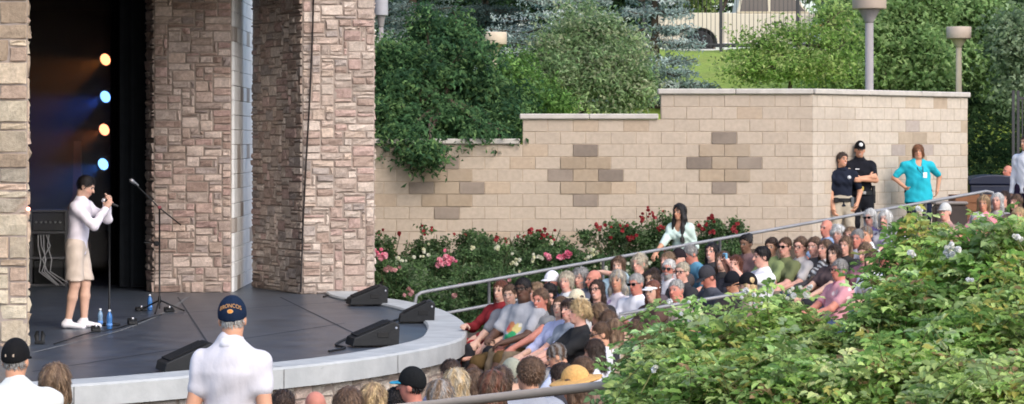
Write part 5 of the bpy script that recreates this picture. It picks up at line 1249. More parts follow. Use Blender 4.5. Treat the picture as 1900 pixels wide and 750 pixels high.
# ------------------------------------------------------------------ the audience
G='audience seated right of the stage'
LAP=dict(); CROSS=dict(wa=(.06,-.22,.66),wb=(-.05,-.20,.62),eha=(-1,.2,-.3),ehb=(1,.2,-.3))
CHIN=dict(wa=(-.05,-.22,.86),eha=(-.5,-.2,-1)); UPB=dict(wb=(.06,-.26,.84),ehb=(.5,-.3,-1))
def d(**k): return k
CR=[
 # front row beside the stage
 (930,519,-60,'woman with long auburn hair in dark red top, first in the front row',d(fem=1,hs='long',hair='aub',top=(.22,.025,.03),bot=(.34,.03,.04),sl=1.9,skin='l',wa=(-.15,-.30,.66))),
 (945,527,-50,'face with short brown hair peeping between the auburn woman and the grey shirt man',d(hs='short',hair='br',top=(.2,.2,.22),skin='l')),
 (970,514,-52,'dark skinned man with eyeglasses in grey T-shirt with bright print and brown shorts',d(hs='short',hair='blk',skin='d',top=(.34,.35,.38),pat='graphic',gl='clear',bot=(.11,.07,.03),lf=1.05,w=1.28,fat=1.12,belly=.5,size=1.06,low=1,shoe=(.05,.02,.02),fa=(-.20,-.70,.02),fb=(.14,-.62,.02),wa=(-.10,-.34,.58))),
 (994,524,-72,'young woman with light brown ponytail resting her chin on her raised hand',d(fem=1,hs='pony',hair='lbr',skin='p',top=(.16,.16,.17),sl=.12,bot=(.16,.28,.48),lf=.75,shoe=None,fa=(-.05,-.66,.42),fb=(.12,-.50,.06),kh=(0,-.3,1),**CHIN)),
 (1004,536,-62,'woman with pink face and grey tank top beside the chin resting girl',d(fem=1,hs='pony',hair='br',skin='r',top=(.22,.22,.22),sl=.1,bot=(.2,.15,.1),smile=1)),
 (1020,525,-78,'young man with short black hair in black T-shirt seen in profile',d(hs='short',hair='blk',skin='p',top=(.012,.012,.014),bot=(.05,.05,.06),w=1.02)),
 (1041,549,-66,'person in lavender blue shirt behind the dark haired woman',d(fem=1,hs='short',hair='br',skin='l',top=(.45,.47,.66),sl=1.3,bot=(.07,.05,.08))),
 (1057,553,-74,'woman with short black hair in grey blue shirt',d(fem=1,hs='bob',len=.06,hair='dbr',skin='p',top=(.24,.27,.32),fringe_bangs=1,bot=(.04,.03,.05))),
 (1078,556,-80,'blond short haired woman in black T-shirt holding a white cup',d(fem=1,hs='fluff',hair='bld',skin='p',top=(.012,.012,.013),sl=.7,pat=None,bot=(.3,.3,.3),w=1.12,wa=(-.16,-.44,.54),wb=(.02,-.46,.54),size=1.03)),
 (1072,536,-70,'person in cream straw sun hat behind the black shirt blond woman',d(fem=1,hs='bob',hair='dbr',hat='sun',hatc=(.60,.53,.38),brim=.15,skin='l',top=(.5,.5,.5))),
 # second row
 (1025,502,-62,'man in white baseball cap just below the handrail',d(hs='short',hair='br',hat='cap',hatc=(.75,.75,.78),skin='r',top=(.10,.12,.22))),
 (1050,502,-64,'blond grey woman in pale top right of the white cap man',d(fem=1,hs='bob',len=.05,hair='gbl',skin='p',top=(.55,.58,.60))),
 (1078,496,-66,'woman with short wavy grey hair below the cream roses',d(fem=1,hs='fluff',hair='gry',skin='p',top=(.12,.13,.17))),
 (1103,501,-64,'ruddy bald man in peach shirt between grey woman and dark haired woman',d(hs='bald',fringe=1,hair='lbr',skin='r',top=(.55,.42,.36))),
 (1107,518,-50,'smiling woman with long dark brown hair and eyeglasses in black top',d(fem=1,hs='long',hair='dbr',skin='p',top=(.015,.013,.015),gl='clear',smile=1)),
 (1146,502,-58,'woman with big grey blond long hair in white patterned blouse',d(fem=1,hs='wavy',hair='gbl',streak='gry',wide=1.25,thick=.014,len=.24,skin='o',top=(.58,.54,.58),pat='floral',sl=1.3)),
 (1148,474,-50,'brown haired woman in pale blue shirt raising one arm by the rail',d(fem=1,hs='bob',hair='br',skin='l',top=(.42,.56,.62),sl=1.2,wb=(.03,-.22,.99),ehb=(1,-.2,.1))),
 (1185,471,-62,'woman with fluffy grey blond hair seated below the rail woman\'s hand',d(fem=1,hs='fluff',hair='gbl',skin='p',top=(.30,.24,.2))),
 (1180,507,-55,'man with grey hair and sunglasses in white shirt with crossed arms',d(hs='short',hair='lgr',skin='r',top=(.70,.71,.76),gl='sun',w=1.1,**CROSS)),
 (1208,499,-58,'woman with dark curly hair between two men in sunglasses',d(fem=1,hs='curly',hair='dbr',skin='t',top=(.10,.08,.09))),
 (1211,519,-72,'woman with brown hair and white sun visor above the handrail leaves',d(fem=1,hs='long',hair='aub',hat='visor',hatc=(.78,.78,.80),skin='l',top=(.10,.06,.05),len=.2)),
 (1243,481,-60,'white haired bearded man with dark sunglasses in white shirt',d(hs='short',hair='wht',beard='lgr',skin='r',top=(.62,.60,.62),gl='sun',w=1.08)),
 (1240,466,-60,'pale haired person behind the white bearded man',d(fem=1,hs='bob',hair='lbr',skin='p',top=(.4,.35,.35))),
 (1254,518,-66,'stocky man with balding grey hair low in front of the cap man',d(hs='short',hair='lgr',skin='r',top=(.40,.33,.28),w=1.15,fat=1.14)),
 (1267,486,-66,'man with short blond grey hair and eyeglasses in black shirt',d(hs='short',hair='gbl',skin='p',gl='clear',top=(.02,.02,.024),w=1.05)),
 (1259,460,-66,'person in small black cap behind the bending man',d(hs='short',hair='blk',hat='cap',hatc=(.02,.015,.018),skin='p',top=(.06,.05,.05))),
 (1277,454,-78,'grey haired man in blue polo shirt bending forward',d(hs='short',hair='gry',skin='r',top=(.10,.26,.38),lean=-22,hd=(0,24,0),w=1.12,nk=-.2)),
 (1307,493,-76,'man in dark grey cap and charcoal shirt looking down',d(hs='short',hair='dbr',hat='cap',hatc=(.045,.045,.052),skin='r',top=(.05,.055,.07),lean=-10,hd=(0,30,0),w=1.14)),
 (1321,449,-58,'smiling woman with long straight black hair in black top',d(fem=1,hs='long',hair='blk',skin='p',top=(.015,.015,.018),smile=1,len=.3)),
 (1341,465,-60,'girl with long brown hair between two long haired girls',d(fem=1,hs='long',hair='br',skin='l',top=(.03,.028,.028),smile=1,len=.25)),
 (1365,472,-58,'smiling girl with long chestnut hair beside the blue camera',d(fem=1,hs='long',hair='aub',skin='p',top=(.02,.02,.03),smile=1,len=.26)),
 (1357,503,-70,'person in plain black cap low in front of the long haired girls',d(hs='short',hair='br',hat='cap',hatc=(.012,.012,.016),skin='o',top=(.10,.08,.07),hd=(0,18,0))),
 (1387,505,-100,'tan blond woman in black cap turned away, low behind the leaves',d(fem=1,hs='long',hair='bld',hat='cap',hatc=(.012,.012,.014),skin='l',top=(.35,.24,.2),hd=(-20,10,0))),
 (1415,456,-84,'dark haired man in white T-shirt holding up a small blue camera',d(hs='short',hair='blk',skin='p',top=(.76,.76,.78),wa=(-.08,-.34,.98),wb=(.04,-.33,1.0),eha=(-.6,-.2,-1),ehb=(.6,-.2,-1),w=1.15,size=1.03)),
 (1384,434,-56,'dark skinned woman with pulled back hair by the wall',d(fem=1,hs='bun',hair='blk',skin='m',top=(.16,.10,.10),thick=-.006)),
 (1432,440,-60,'brown faced man in green shirt behind the camera man',d(hs='short',hair='dbr',skin='t',top=(.22,.27,.12))),
 (1457,440,-62,'woman with short brown hair and sunglasses in olive top by the wall',d(fem=1,hs='short',hair='br',skin='p',gl='sun',top=(.15,.17,.08))),
 (1453,487,-64,'woman with brown hair and white top half hidden by leaves',d(fem=1,hs='long',hair='br',skin='p',top=(.42,.40,.42),len=.18,D=31.2,s=.93)),
 (1486,440,-64,'woman with sleek tied back hair and eyeglasses in pale grey top',d(fem=1,hs='bun',hair='br',skin='p',gl='clear',top=(.5,.47,.45))),
 (1511,440,-68,'woman with tied dark brown hair in dark jacket',d(fem=1,hs='pony',hair='br',skin='p',top=(.06,.055,.055),sl=1.8)),
 (1533,443,-70,'woman with straight brown hair in black and white patterned top',d(fem=1,hs='long',hair='br',skin='p',top=(.10,.09,.09),pat='bw',len=.22)),
 (1549,452,-66,'face half hidden behind the long haired woman in black',d(fem=1,hs='bob',hair='dbr',skin='l',top=(.1,.07,.07))),
 (1570,437,-52,'woman with long loose brown hair in plain black top',d(fem=1,hs='long',hair='br',streak='lbr',skin='p',top=(.013,.012,.013),len=.30,wide=1.12)),
 (1604,451,-74,'woman with swept back brown hair and pink top looking down',d(fem=1,hs='pony',hair='br',streak='lbr',skin='p',top=(.48,.22,.24),hd=(0,14,0))),
 (1620,463,-72,'person in white top next to the pink top woman',d(fem=1,hs='bob',hair='br',skin='l',top=(.68,.68,.70))),
 (1535,408,-72,'bald man with white side hair in blue shirt by the rail',d(hs='bald',fringe=1,hair='wht',skin='r',top=(.26,.36,.52))),
 (1556,417,-64,'old woman with short curly white hair next to the bald man',d(fem=1,hs='fluff',hair='wht',skin='p',top=(.5,.45,.48))),
 (1578,420,-64,'person with light brown hair right of the curly white haired woman',d(fem=1,hs='bob',hair='lbr',skin='p',top=(.32,.22,.2))),
 (1592,425,-66,'pink faced man with grey hair left of the brown haired man',d(hs='short',hair='gry',skin='r',top=(.4,.4,.45))),
 (1607,419,-74,'man with grey brown hair and white collar looking at the stage',d(hs='short',hair='lbr',streak='gry',skin='o',top=(.66,.66,.68),collar=(.74,.74,.74),w=1.08)),
 (1614,387,-58,'white haired woman wearing dark sunglasses and purple top',d(fem=1,hs='bob',hair='wht',skin='p',gl='sun',top=(.18,.13,.30),thick=.006)),
 (1644,390,-56,'white bob haired woman in grey patterned top without sunglasses',d(fem=1,hs='bob',hair='wht',skin='p',top=(.40,.38,.40),pat='floral',thick=.01)),
 (1559,481,-78,'grey haired man with eyeglasses in pink flowered shirt',d(hs='short',hair='gry',skin='r',top=(.62,.30,.34),pat='pinkfloral',gl='clear',w=1.14,size=.97,low=1,thick=.004)),
 (1512,512,-66,'person in mustard yellow top low among the leaves',d(fem=1,hs='bob',hair='lbr',skin='o',top=(.50,.34,.12),hd=(0,25,0),D=30,s=.95)),
 (1647,458,-80,'man with short dark hair in light blue shirt behind the leaves',d(hs='short',hair='br',skin='r',top=(.32,.44,.66))),
 (1667,466,-70,'red faced man beside the light blue shirt man',d(hs='short',hair='lbr',skin='r',top=(.25,.2,.3))),
 (1676,403,-68,'man with dark hair in purple and white behind the first tall bush',d(hs='short',hair='dbr',skin='r',top=(.62,.60,.68))),
 (1708,410,-64,'blond person glimpsed through the tall bush',d(fem=1,hs='bob',hair='bld',skin='o',top=(.35,.22,.2))),
 (1754,376,-66,'person with pale cap in front of the dark cooler',d(hs='short',hair='br',hat='cap',hatc=(.5,.5,.48),skin='p',top=(.4,.25,.22))),
 (1825,361,-64,'blond brown haired woman in pink top at the upper right',d(fem=1,hs='bob',hair='lbr',streak='bld',skin='o',top=(.66,.26,.30))),
 (1862,353,-56,'woman with dark brown hair in black beside the navy bin',d(fem=1,hs='long',hair='dbr',skin='p',top=(.05,.03,.03))),
 (1850,357,-60,'pale haired person just left of the dark haired woman by the bin',d(fem=1,hs='bob',hair='wht',skin='p',top=(.5,.45,.42))),
 (1886,360,-66,'woman with brown bob hair at the right edge',d(fem=1,hs='bob',hair='br',skin='p',top=(.25,.15,.14))),
 (1890,384,-62,'blond woman low at the right edge above the leaves',d(fem=1,hs='bob',hair='bld',skin='o',top=(.5,.35,.3))),
 (1815,395,-64,'person with white hair behind the big white bloom cluster',d(fem=1,hs='fluff',hair='wht',skin='r',top=(.60,.20,.25))),
 (1868,425,-64,'person in bright red top hidden low at the right',d(fem=1,hs='short',hair='br',skin='o',top=(.62,.05,.10))),
 (1843,430,-66,'brown haired person left of the red top, nearly hidden by roses',d(fem=1,hs='bob',hair='br',skin='r',top=(.3,.2,.25))),
 # nearer rows, in front of the black shirt woman
 (1106,562,-105,'person with straight brown hair bending forward right of the blond black shirt woman',d(fem=1,hs='bob',hair='lbr',streak='br',skin='l',top=(.30,.26,.2),hd=(0,22,0))),
 (1123,576,-112,'person with smooth dark brown hair behind the man with sunglasses on his face',d(fem=1,hs='bob',hair='br',skin='l',top=(.08,.08,.10),hd=(0,24,0))),
 (1114,597,-98,'orange tanned man with short brown hair and sunglasses in white shirt',d(hs='short',low=1,hair='br',skin='o',gl='sun',top=(.66,.66,.72),w=1.08)),
 (1140,590,-118,'person with streaked brown hair right of the tanned man',d(fem=1,hs='long',hair='lbr',streak='br',skin='l',top=(.33,.27,.2))),
 (1175,594,-90,'person in tan shirt and dark jeans leaning by the leaves',d(hs='short',hair='br',skin='l',top=(.46,.32,.25),lean=-30,hd=(0,30,0),bot=(.02,.04,.09))),
 (1102,628,-130,'person with dark plum hair and headband next to the white phone',d(fem=1,hs='bob',hair='dbr',skin='o',top=(.62,.63,.70),hd=(0,12,0))),
 (1026,638,-112,'man with grey brown hair and blue white collar looking down',d(hs='short',hair='br',streak='gry',skin='o',top=(.62,.66,.80),hd=(0,26,0),low=1,collar=(.25,.35,.70))),
]
G2='audience seen from behind at the bottom'
BK=[ # px, py, D, yaw, label
 (526,722,16.6,-170,'back of a head with short dark brown hair below the white shirt man\'s elbow',d(hs='short',low=1,hair='dbr',skin='o',top=(.2,.2,.22))),
 (584,726,16.8,-165,'pinkish bald head seen from behind at the bottom edge',d(hs='bald',fringe=1,hair='lbr',skin='r',top=(.3,.3,.3))),
 (646,718,16.4,-160,'wide dark brown haired head at the bottom edge',d(fem=1,hs='bob',hair='br',skin='l',top=(.1,.1,.12),thick=.01)),
 (693,707,16.6,-165,'golden blond head seen from behind between two dark heads',d(fem=1,hs='bob',hair='bld',streak='lbr',skin='l',top=(.55,.5,.5))),
 (733,716,18.5,-165,'narrow dark haired head behind the turquoise brimmed cap',d(hs='short',low=1,hair='blk',skin='l',top=(.1,.1,.14))),
 (766,680,18.4,-84,'red faced young man in black cap with turquoise brim',d(hs='short',hair='blk',skin='r',hat='cap',hatc=(.012,.013,.014),brimc=(.04,.32,.50),top=(.2,.2,.22),logo=None)),
 (815,701,17.2,-160,'ash blond head with soft bob beside the cap with turquoise brim',d(fem=1,hs='bob',hair='lbr',streak='gry',skin='l',top=(.3,.26,.28))),
 (843,681,17.6,-155,'long blond hair with dark parting seen from behind',d(fem=1,hs='long',hair='bld',streak='gbl',skin='l',top=(.5,.3,.3))),
 (839,666,21.5,-150,'dark grey haired head against the stone base of the stage',d(hs='short',low=1,hair='dbr',skin='l',top=(.2,.2,.3))),
 (876,682,19.2,-150,'dark brown haired woman left of the glossy long brown hair',d(fem=1,hs='bob',hair='br',skin='l',top=(.12,.1,.12))),
 (914,686,17.2,-155,'woman with glossy long brown hair seen from behind',d(fem=1,hs='long',hair='br',streak='aub',wide=1.15,thick=.008,skin='l',top=(.2,.12,.12))),
 (930,677,18.6,-150,'woman with brown bob right behind the glossy long brown hair',d(fem=1,hs='bob',hair='br',streak='dbr',skin='l',top=(.15,.12,.12))),
 (951,664,20.5,-140,'person in grey green camouflage cap',d(hs='short',hair='gry',hat='cap',hatc=(.32,.33,.26),skin='l',top=(.2,.2,.18))),
 (988,664,18.0,-148,'man with big cropped brown hair in grey blue shirt, seen from behind',d(hs='short',low=1,hair='br',skin='o',thick=.012,top=(.30,.32,.37),w=1.15)),
 (1044,672,19.4,-140,'dark haired person just behind the straw hat',d(hs='short',low=1,hair='dbr',skin='o',top=(.05,.05,.06))),
 (1066,677,17.0,-120,'person in wide golden straw sun hat',d(fem=1,hs='bob',hair='br',hat='sun',hatc=(.66,.38,.13),skin='o',brim=.19,top=(.45,.28,.22),hd=(0,8,8))),
 (1083,660,20.2,-130,'reddish faced person between the straw hat and the white phone',d(hs='short',hair='br',skin='r',top=(.2,.13,.1))),
]
ledge=MB(); k_=0; done={}
for i,(px,py,yaw,lab,P) in enumerate(CR[:NPEOPLE]):
    P=dict(P); P['seed']=i*7+3; r=np.random.default_rng(i); P.setdefault('lean',float(r.uniform(6,16))); P.setdefault('hd',(float(r.normal(0,8)),float(r.normal(1,3)),float(r.normal(0,3))))
    P.setdefault('w',float(r.uniform(.96,1.12)) if not P.get('fem') else float(r.uniform(.88,1.02)))
    P.setdefault('bot',[(.04,.06,.11),(.03,.03,.035),(.18,.15,.11),(.06,.08,.13)][i%4]); P.setdefault('sl',float(r.choice([.55,.65,.7])))
    P.setdefault('shoe',[(.5,.5,.5),(.04,.03,.03),(.12,.08,.05)][i%3])
    P['hs']=P.get('hs','short'); P['h']=.0105; P['tl']=P.get('tl',.50)
    h0_=P['hd']; P['hd']=(h0_[0]+(20 if yaw>-76 else 8),h0_[1],h0_[2])
    if max(P['top'])<.09: P['top']=tuple(v+.02 for v in P['top'])
    P.setdefault('size',.97); loc,rz,s=place(px,py,P,yaw+8,D=P.get('D'),s=P.get('s')); root,J=person(P,loc,rz,s,lab,G); done[lab]=(root,J,s,P)
    M=Matrix.Translation(Vector([float(v) for v in loc]))@Matrix.Rotation(rz,4,'Z'); ledge.box((-.30,-.14,-.6),(.30,.26,.285*s-.004*(i%3)),(.3,.29,.27),M=M,bev=.02)
for i,(px,py,D,yaw,lab,P) in enumerate(BK[:NPEOPLE]):
    P=dict(P); P['seed']=i*5+101; r=np.random.default_rng(i+50); P.setdefault('lean',float(r.uniform(2,12))); P.setdefault('hd',(float(r.normal(0,8)),float(r.normal(2,4)),float(r.normal(0,3)))); P['h']=.0105; P.setdefault('sl',.6); P.setdefault('bot',(.05,.05,.07)); P.setdefault('shoe',(.06,.05,.05))
    loc,rz,s=place(px,py,P,yaw,D=D,s=1.03); root,J=person(P,loc,rz,s,lab,G2); done[lab]=(root,J,s,P)
    M=Matrix.Translation(Vector([float(v) for v in loc]))@Matrix.Rotation(rz,4,'Z'); ledge.box((-.30,-.14,-.9),(.30,.26,.285*s-.004*(i%3)),(.3,.29,.27),M=M,bev=.02)
if ledge.n: tag(ledge.build('terrace_step',mat('step concrete',None,rough=.9,vary=.15,bump=.2)),kind='structure')
def held(lab,side,fn):
    """give a thing to a hand: fn gets the palm position in the world and the figure's turn"""
    if lab in done:
        root,J,s,P=done[lab]; dd_=nrm(np.array(P.get('d'+side,nrm(J['w'+side]-J['e'+side]))))
        p=J['w'+side]*s+dd_*.085*s; bpy.context.view_layer.update(); fn(Vector(root.matrix_basis@Vector(p.tolist())),root.rotation_euler.z,s)
def camera_(p,rz,s):
    root=empty('camera',p,rz,'small blue camera held up by the man in the white T-shirt','camera'); m=MB(); m.box((-.055,-.014,-.02),(.055,.014,.05),(.18,.42,.62),bev=.008); m.build('body',mat('camera blue',None,rough=.4),root); m=MB(); m.lathe([(.024,0),(.024,.02),(.016,.028),(.0,.028)],(.01,-.014,.015),(.05,.05,.06),axis=(0,-1,0),seg=16); m.build('lens',mat('camera blue'),root)
held('dark haired man in white T-shirt holding up a small blue camera','b',camera_)
def cup_(p,rz,s):
    root=empty('cup',p+Vector((0,0,-.02)),rz,'white cup with straw held by the woman in the black T-shirt','cup'); m=MB(); m.lathe([(.028,-.05),(.036,.06),(.034,.06),(.027,-.045)],(0,0,0),(.8,.8,.8),16); m.build('body',mat('paper white',None,rough=.6),root); m=MB(); m.tube([(0,0,-.04),(.005,0,.08),(.03,0,.12)],.005,(.85,.85,.85)); m.build('straw',mat('paper white'),root)
held('blond short haired woman in black T-shirt holding a white cup','b',cup_)
ph=at(1143,665,19.2); pr_=empty('phone',ph,R(-150),'white phone held up in front of the leaves','phone'); m=MB(); m.box((-.038,-.005,-.07),(.038,.005,.07),(.80,.80,.80),bev=.004); m.build('case',mat('phone white',None,rough=.3),pr_); m=MB(); 
m.box((-.031,.0052,-.05),(.031,.0062,.052),(.03,.03,.04)); m.box((-.031,-.0062,-.05),(.031,-.0052,.052),(.03,.03,.04)); m.build('screen',mat('phone white'),pr_)

# person behind the far monitor, low beside the stage
P=d(hs='short',hair='blk',skin='o',gl='sun',top=(.72,.56,.05),sit=False,seed=9,bot=(.05,.05,.06)); loc,rz,s=place(713,521,P,-40,D=36.4,s=.92); person(P,loc,rz,s,'man in yellow shirt and sunglasses half hidden behind the far stage monitor')

# ------------------------------------------------------------------ performer
Z_=1.0
P=d(sit=False,skin='l',hair='blk',hs='short',thick=.006,seed=4,lean=-7,hd=(4,24,0),pz=.95,top=(.74,.69,.76),sl=1.95,bot=(.56,.47,.40),lf=1.02,flare=.026,hemz=.545,fold=.005,shoe=(.82,.80,.84),h=.0072,hc=.009,hem=.10,w=1.04,stub=1,collar=None,
    wa=(-.07,-.36,1.37),wb=(.06,-.33,1.47),eha=(-.45,.15,-1),ehb=(.5,-.2,-1),da=(.25,-.35,.75),na=(.8,-.1,-.1),ca=1.0,db=(-.55,-.7,.25),nb=(-.5,.5,-.3),cb=.9,fr=.0090,fa=(-.09,.075,.085),fb=(.09,-.06,.085),nk=-.15,h_=1)
def perf():
    J=skeleton(P); feet=floor_pt(152,609); z0=.004; ht=headtop(J,P); top=at(155,326,feet[1])[2]; s=(top-z0)/(ht[2]+.012); root,J=person(P,(feet[0]-.06,feet[1],z0),R(84),s,'performer in white sweater and pale shorts singing into a microphone held in both hands')
    bpy.context.view_layer.update(); m0=root.matrix_basis; w=J['wa']*s+nrm(P['da'])*.075*s+np.array([.022,0,0]); mouth=(J['hc']+J['Rh']@np.array([0,-.145,-.062]))*s
    a=m0@Vector(w.tolist()); b=m0@Vector(mouth.tolist()); ax=(b-a).normalized()
    mr=empty('microphone',a,0,'silver headed microphone held in the performer\'s hands','microphone')
    m=MB(); m.lathe([(.0,-.12),(.013,-.115),(.017,.02),(.020,.05),(.0,.05)],(0,0,0),axis=ax,seg=14); m.build('handle',M_BMET,mr)
    m=MB(); c=np.array(ax)*.075; m.lathe([(.0,-.028),(.022,-.02),(.027,.0),(.024,.018),(.0,.03)],c,(.6,.6,.62),14,axis=ax); m.build('head',mat('mic steel bright',(.55,.55,.58),rough=.3,metal=.5),mr)
perf()

# ------------------------------------------------------------------ standing man with the lettered cap
P=d(sit=False,skin='o',hair='lgr',hs='short',low=1,seed=8,lean=2,hd=(8,6,2),hat='cap',hatc=(.010,.020,.046),gap=0,top=(.60,.585,.63),sl=.5,bot=(.10,.12,.18),w=1.06,sw=.160,drop=.088,neck=.094,fold=.005,fat=1.08,collar_h=.038,h=.009,hc=.010,collar=(.70,.69,.74),wa=(-.215,-.06,.85),wb=(.215,-.06,.85),eha=(-.3,1,-.2),ehb=(.3,1,-.2),hem=.16)
loc,rz,s=place(430,548,P,172,D=15.2,floor=-.62); root,J=person(P,loc,rz,s,'standing man in white collared shirt and navy cap with orange lettering')
cap=[o for o in COL.objects if o.parent==root and o.name.startswith('cap')][0]
fc=bpy.data.curves.new('t','FONT'); fc.body='BRONCOS'; fc.size=.036; fc.extrude=.0015; fc.align_x='CENTER'; fo=bpy.data.objects.new('t',fc); COL.objects.link(fo); bpy.context.view_layer.update()
me=bpy.data.meshes.new_from_object(fo.evaluated_get(bpy.context.evaluated_depsgraph_get())); bpy.data.objects.remove(fo)
V=np.zeros(len(me.vertices)*3); me.vertices.foreach_get('co',V); V=V.reshape(-1,3)
a=V[:,0]/.105; bend=.012*(1-(V[:,0]/.07)**2); zz=.062+V[:,1]+bend
def capw(a,zz,ex):
    el_=np.clip((zz-.046)/.108,-.95,.95); cr=np.sqrt(1-el_**2); rr=ex
    return np.stack([-np.sin(a)*(.090*cr+rr),.014+np.cos(a)*(.110*cr+rr),zz],1)
W_=(J['hc']+capw(a,zz,.004+V[:,2])*HK@J['Rh'].T)*s
me.vertices.foreach_set('co',W_.astype(np.float32).ravel()); me.update(); 
link('lettering',me,cap,mat('orange thread',(.50,.27,.11),rough=.8,vary=.2,scale=80))
th=np.linspace(0,2*math.pi,25)[:-1]; m=MB()
for (rr_,c_,ex) in ((1.0,(.60,.40,.20),.004),(.74,(.66,.26,.05),.0062)):
    q=[capw(np.array([.0]),np.array([.050]),ex)]+[capw(np.array([.021*rr_*math.cos(t)/.105]),np.array([.050+.0135*rr_*math.sin(t)]),ex) for t in th]
    q=(J['hc']+np.concatenate(q)*HK@J['Rh'].T)*s; k=np.arange(24); m.add(q,np.stack([np.zeros(24,int),1+k,1+(k+1)%24],1),c_)
m.build('emblem',mat('emblem thread',None,rough=.8,vary=.15,scale=80),cap)

# two people at the bottom left
P=d(sit=False,skin='o',hair='gry',hs='short',low=1,seed=12,hd=(-30,6,0),lean=4,hat='cap',hatc=(.010,.010,.011),backwards=0,gap=1,top=(.64,.66,.64),sl=.8,w=1.15,h=.009,hc=.011,collar=(.7,.72,.70))
loc,rz,s=place(29,627,P,-160,D=14.2,floor=-.62); person(P,loc,rz,s,'man in plain black cap and white shirt at the bottom left edge')
P=d(sit=False,fem=1,skin='l',hair='lbr',streak='br',hs='bob',len=.16,seed=13,thick=.018,wide=1.1,lean=3,top=(.10,.18,.14),h=.010)
loc,rz,s=place(102,675,P,-168,D=14.6,s=.90); person(P,loc,rz,s,'woman with ash brown bob right of the black cap man, seen from behind')

# ------------------------------------------------------------------ woman at the rail
P=d(sit=False,fem=1,skin='o',hair='blk',hs='wavy',len=.46,wide=1.3,thick=.014,sw=.15,seed=17,hd=(-8,4,0),lean=-6,top=(.58,.72,.66),sl=1.12,bot=(.60,.72,.66),w=.92,h=.0085,hc=.010,wa=(-.22,-.46,.98),wb=(.17,-.05,.86),eha=(-.3,.4,-1),ehb=(.35,1,0),scoop=.04,topname='dress_top',botname='skirt',fringe_bangs=1,na=(0,-.2,-1))
D_=36.6; loc,rz,s=place(1261,378,P,-30,D=D_,s=.98); person(P,loc,rz,s,'woman with long dark hair in mint dress standing with one hand on the rail')

# ------------------------------------------------------------------ officers and the woman in turquoise at the wall
def badge(root,J,s,p,n,kind,col):
    p=np.array(p)*s; m=MB(); n=nrm(n)
    if kind=='oval': m.lathe([(.0,.0),(.030*s,.0),(.030*s,.006),(.0,.008)],p,col,14,axis=n)
    elif kind=='bar': m.box(p+np.array([-.035,-.004,-.008]),p+np.array([.035,.004,.008]),col,bev=.003)
    elif kind=='card': m.box(p+np.array([-.032,-.004,-.045]),p+np.array([.032,.004,.045]),col,bev=.003)
    return m
M_BADGE=mat('badge',None,rough=.4,vary=.1)
def belt(root,J,s,P,things):
    m=MB(); pel=J['pel']*s+np.array([0,0,.03]); bw=P.get('w',1); n=28; th=np.linspace(0,2*math.pi,n+1)[:-1]; rows=[]
    for rr_,z in ((.158,-.03),(.166,-.03),(.166,.03),(.158,.03)): rows.append(pel+np.stack([np.cos(th)*rr_*bw*s+np.cos(th)*.01,np.sin(th)*(rr_*bw*s/1.42+.02),np.full(n,z)],1))
    V=np.concatenate(rows); i=np.arange(4*n).reshape(4,n); Q=np.concatenate([np.stack([i[r_],np.roll(i[r_],-1),np.roll(i[(r_+1)%4],-1),i[(r_+1)%4]],1) for r_ in range(4)]); m.add(V,Q,(.012,.012,.013)); m.build('duty_belt',mat('belt leather',None,rough=.5,vary=.1),root)
    for nm,ang,sz,cl,dz in things:
        a=R(ang); c=pel+np.array([math.sin(a)*(.165*bw*s+.02),-math.cos(a)*(.165*bw*s/1.42+.035),dz]); m=MB(); m.box(c-np.array(sz)/2,c+np.array(sz)/2,cl,bev=.008); m.build(nm,mat('belt leather'),root)
zw=.42
P=d(sit=False,skin='o',hair='br',hs='short',hat='cap',hatc=(.010,.010,.012),seed=21,lean=5,hd=(-16,3,3),top=(.012,.013,.018),sl=.62,bot=(.012,.013,.017),w=1.14,h=.008,hc=.010,collar=(.012,.013,.018),wa=(.06,-.21,1.20),wb=(-.06,-.235,1.16),eha=(-1,-.1,-.45),ehb=(1,-.1,-.45),shoe=(.015,.015,.015),smile=1,topname='uniform_shirt',na=(0,.9,-.2),nb=(0,.9,-.2),fr=.0095)
Dm=41.0-1.0; loc,rz,s=place(1596,261,P,14,D=Dm,s=1.06); root,J=person(P,loc,rz,s,'police officer in black uniform and cap leaning with arms crossed')
c_=J['chest']; badge(root,J,s,c_+np.array([-.09,-.15,.03]),(0,-1,0),'bar',(.72,.72,.74)).build('name_bar',M_BADGE,root)
badge(root,J,s,J['sb']*.8+J['eb']*.2+np.array([.03,-.055,-.01]),(.5,-1,0),'oval',(.45,.60,.62)).build('sleeve_patch',M_BADGE,root)
badge(root,J,s,J['sa']*.75+J['ea']*.25+np.array([-.02,-.06,0]),(-.5,-1,0),'oval',(.42,.33,.27)).build('sleeve_patch',M_BADGE,root)
hp=J['hc']+J['Rh']@np.array([0,-.102,.088]); m=badge(root,J,s,hp,tuple(J['Rh']@np.array([0,-1,.3])),'oval',(.75,.75,.76)); cap=[o for o in COL.objects if o.parent==root and o.name.startswith('cap')][0]; m.build('badge',M_BADGE,cap)
belt(root,J,s,P,[('holster',88,(.06,.09,.20),(.012,.012,.013),-.07),('radio',66,(.05,.05,.15),(.02,.02,.022),.04),('buckle',0,(.06,.02,.05),(.3,.3,.3),0),('pouch',-30,(.06,.05,.08),(.03,.03,.032),0),('flashlight',-8,(.035,.04,.07),(.55,.42,.10),.07)])
P=d(sit=False,fem=1,skin='o',hair='dbr',hs='bun',seed=22,lean=4,hd=(26,-4,8),top=(.016,.020,.034),sl=.72,bot=(.46,.40,.31),w=1.03,h=.008,hc=.010,collar=(.016,.020,.034),wa=(-.17,-.08,.83),wb=(.22,-.06,.88),shoe=(.02,.02,.02),topname='polo_shirt',smile=1)
loc,rz,s=place(1563,283,P,2,D=39.75,s=.985); root,J=person(P,loc,rz,s,'female officer in navy polo and khaki trousers standing left of the cap officer')
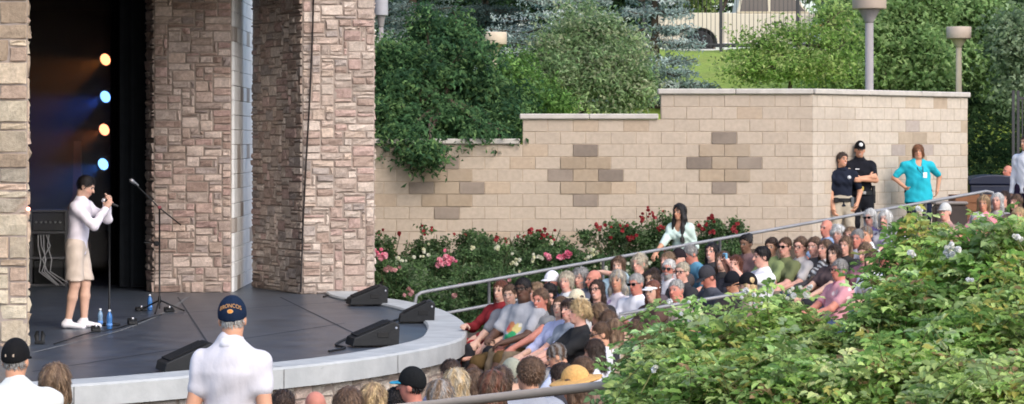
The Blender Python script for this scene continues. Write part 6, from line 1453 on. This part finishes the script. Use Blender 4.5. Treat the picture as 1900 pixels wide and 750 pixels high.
badge(root,J,s,J['chest']+np.array([.09,-.145,.04]),(0,-1,0),'oval',(.62,.64,.66)).build('badge',M_BADGE,root)
belt(root,J,s,P,[('holster',84,(.06,.09,.20),(.012,.012,.013),-.06),('radio',48,(.05,.05,.16),(.10,.11,.12),-.03),('pouch',-40,(.07,.05,.08),(.012,.012,.013),0),('watch',-82,(.02,.02,.02),(.4,.4,.4),-.10)])
P=d(sit=False,fem=1,skin='o',hair='rbr',hs='bob',len=.10,thick=.010,wide=1.08,fringe_bangs=1,seed=23,lean=6,hd=(-12,4,-2),top=(.025,.42,.52),sl=.80,bot=(.012,.016,.035),w=1.5,bot_w=.78,belly=.5,fat=1.18,h=.0085,hc=.010,wa=(-.25,-.04,.985),wb=(.36,.10,.93),eha=(-1,.35,-.2),scoop=.05,hem=.22,shoe=(.02,.02,.02),da=(.8,-.2,-.5))
loc,rz,s=place(1703,268,P,4,D=40.4,s=.93); root,J=person(P,loc,rz,s,'large woman in turquoise shirt with hand on hip leaning on the wall')
m=MB(); pts=[J['nb']*s+np.array([-.07,-.03,.02])*s,J['chest']*s+np.array([-.03,-.185,.0])*s,J['chest']*s+np.array([.045,-.225,-.10])*s,J['chest']*s+np.array([.05,-.185,.0])*s,J['nb']*s+np.array([.07,-.03,.02])*s]
m.tube(pts,.006,(.02,.02,.04),6); lan=m.build('lanyard',M_BADGE,root); badge(root,J,s,J['waist']+np.array([.055,-.29,.07]),(0,-1,0),'card',(.82,.82,.82)).build('name_badge',M_BADGE,lan)
# two people beyond the wall end
P=d(sit=False,hs='bald',fringe=1,hair='gry',skin='r',seed=31,top=(.5,.45,.4),bot=(.1,.1,.12)); loc,rz,s=place(1871,307,P,-60,D=44.6,s=.98); person(P,loc,rz,s,'bald man standing behind the iron gate and navy bin')
P=d(sit=False,hs='short',hair='dbr',skin='t',seed=32,top=(.80,.80,.82),sl=1.9,bot=(.03,.02,.045),w=1.12,hc=.011); loc,rz,s=place(1905,250,P,-50,D=38.6,s=1.03); person(P,loc,rz,s,'person in white shirt and dark trousers cut by the right edge')
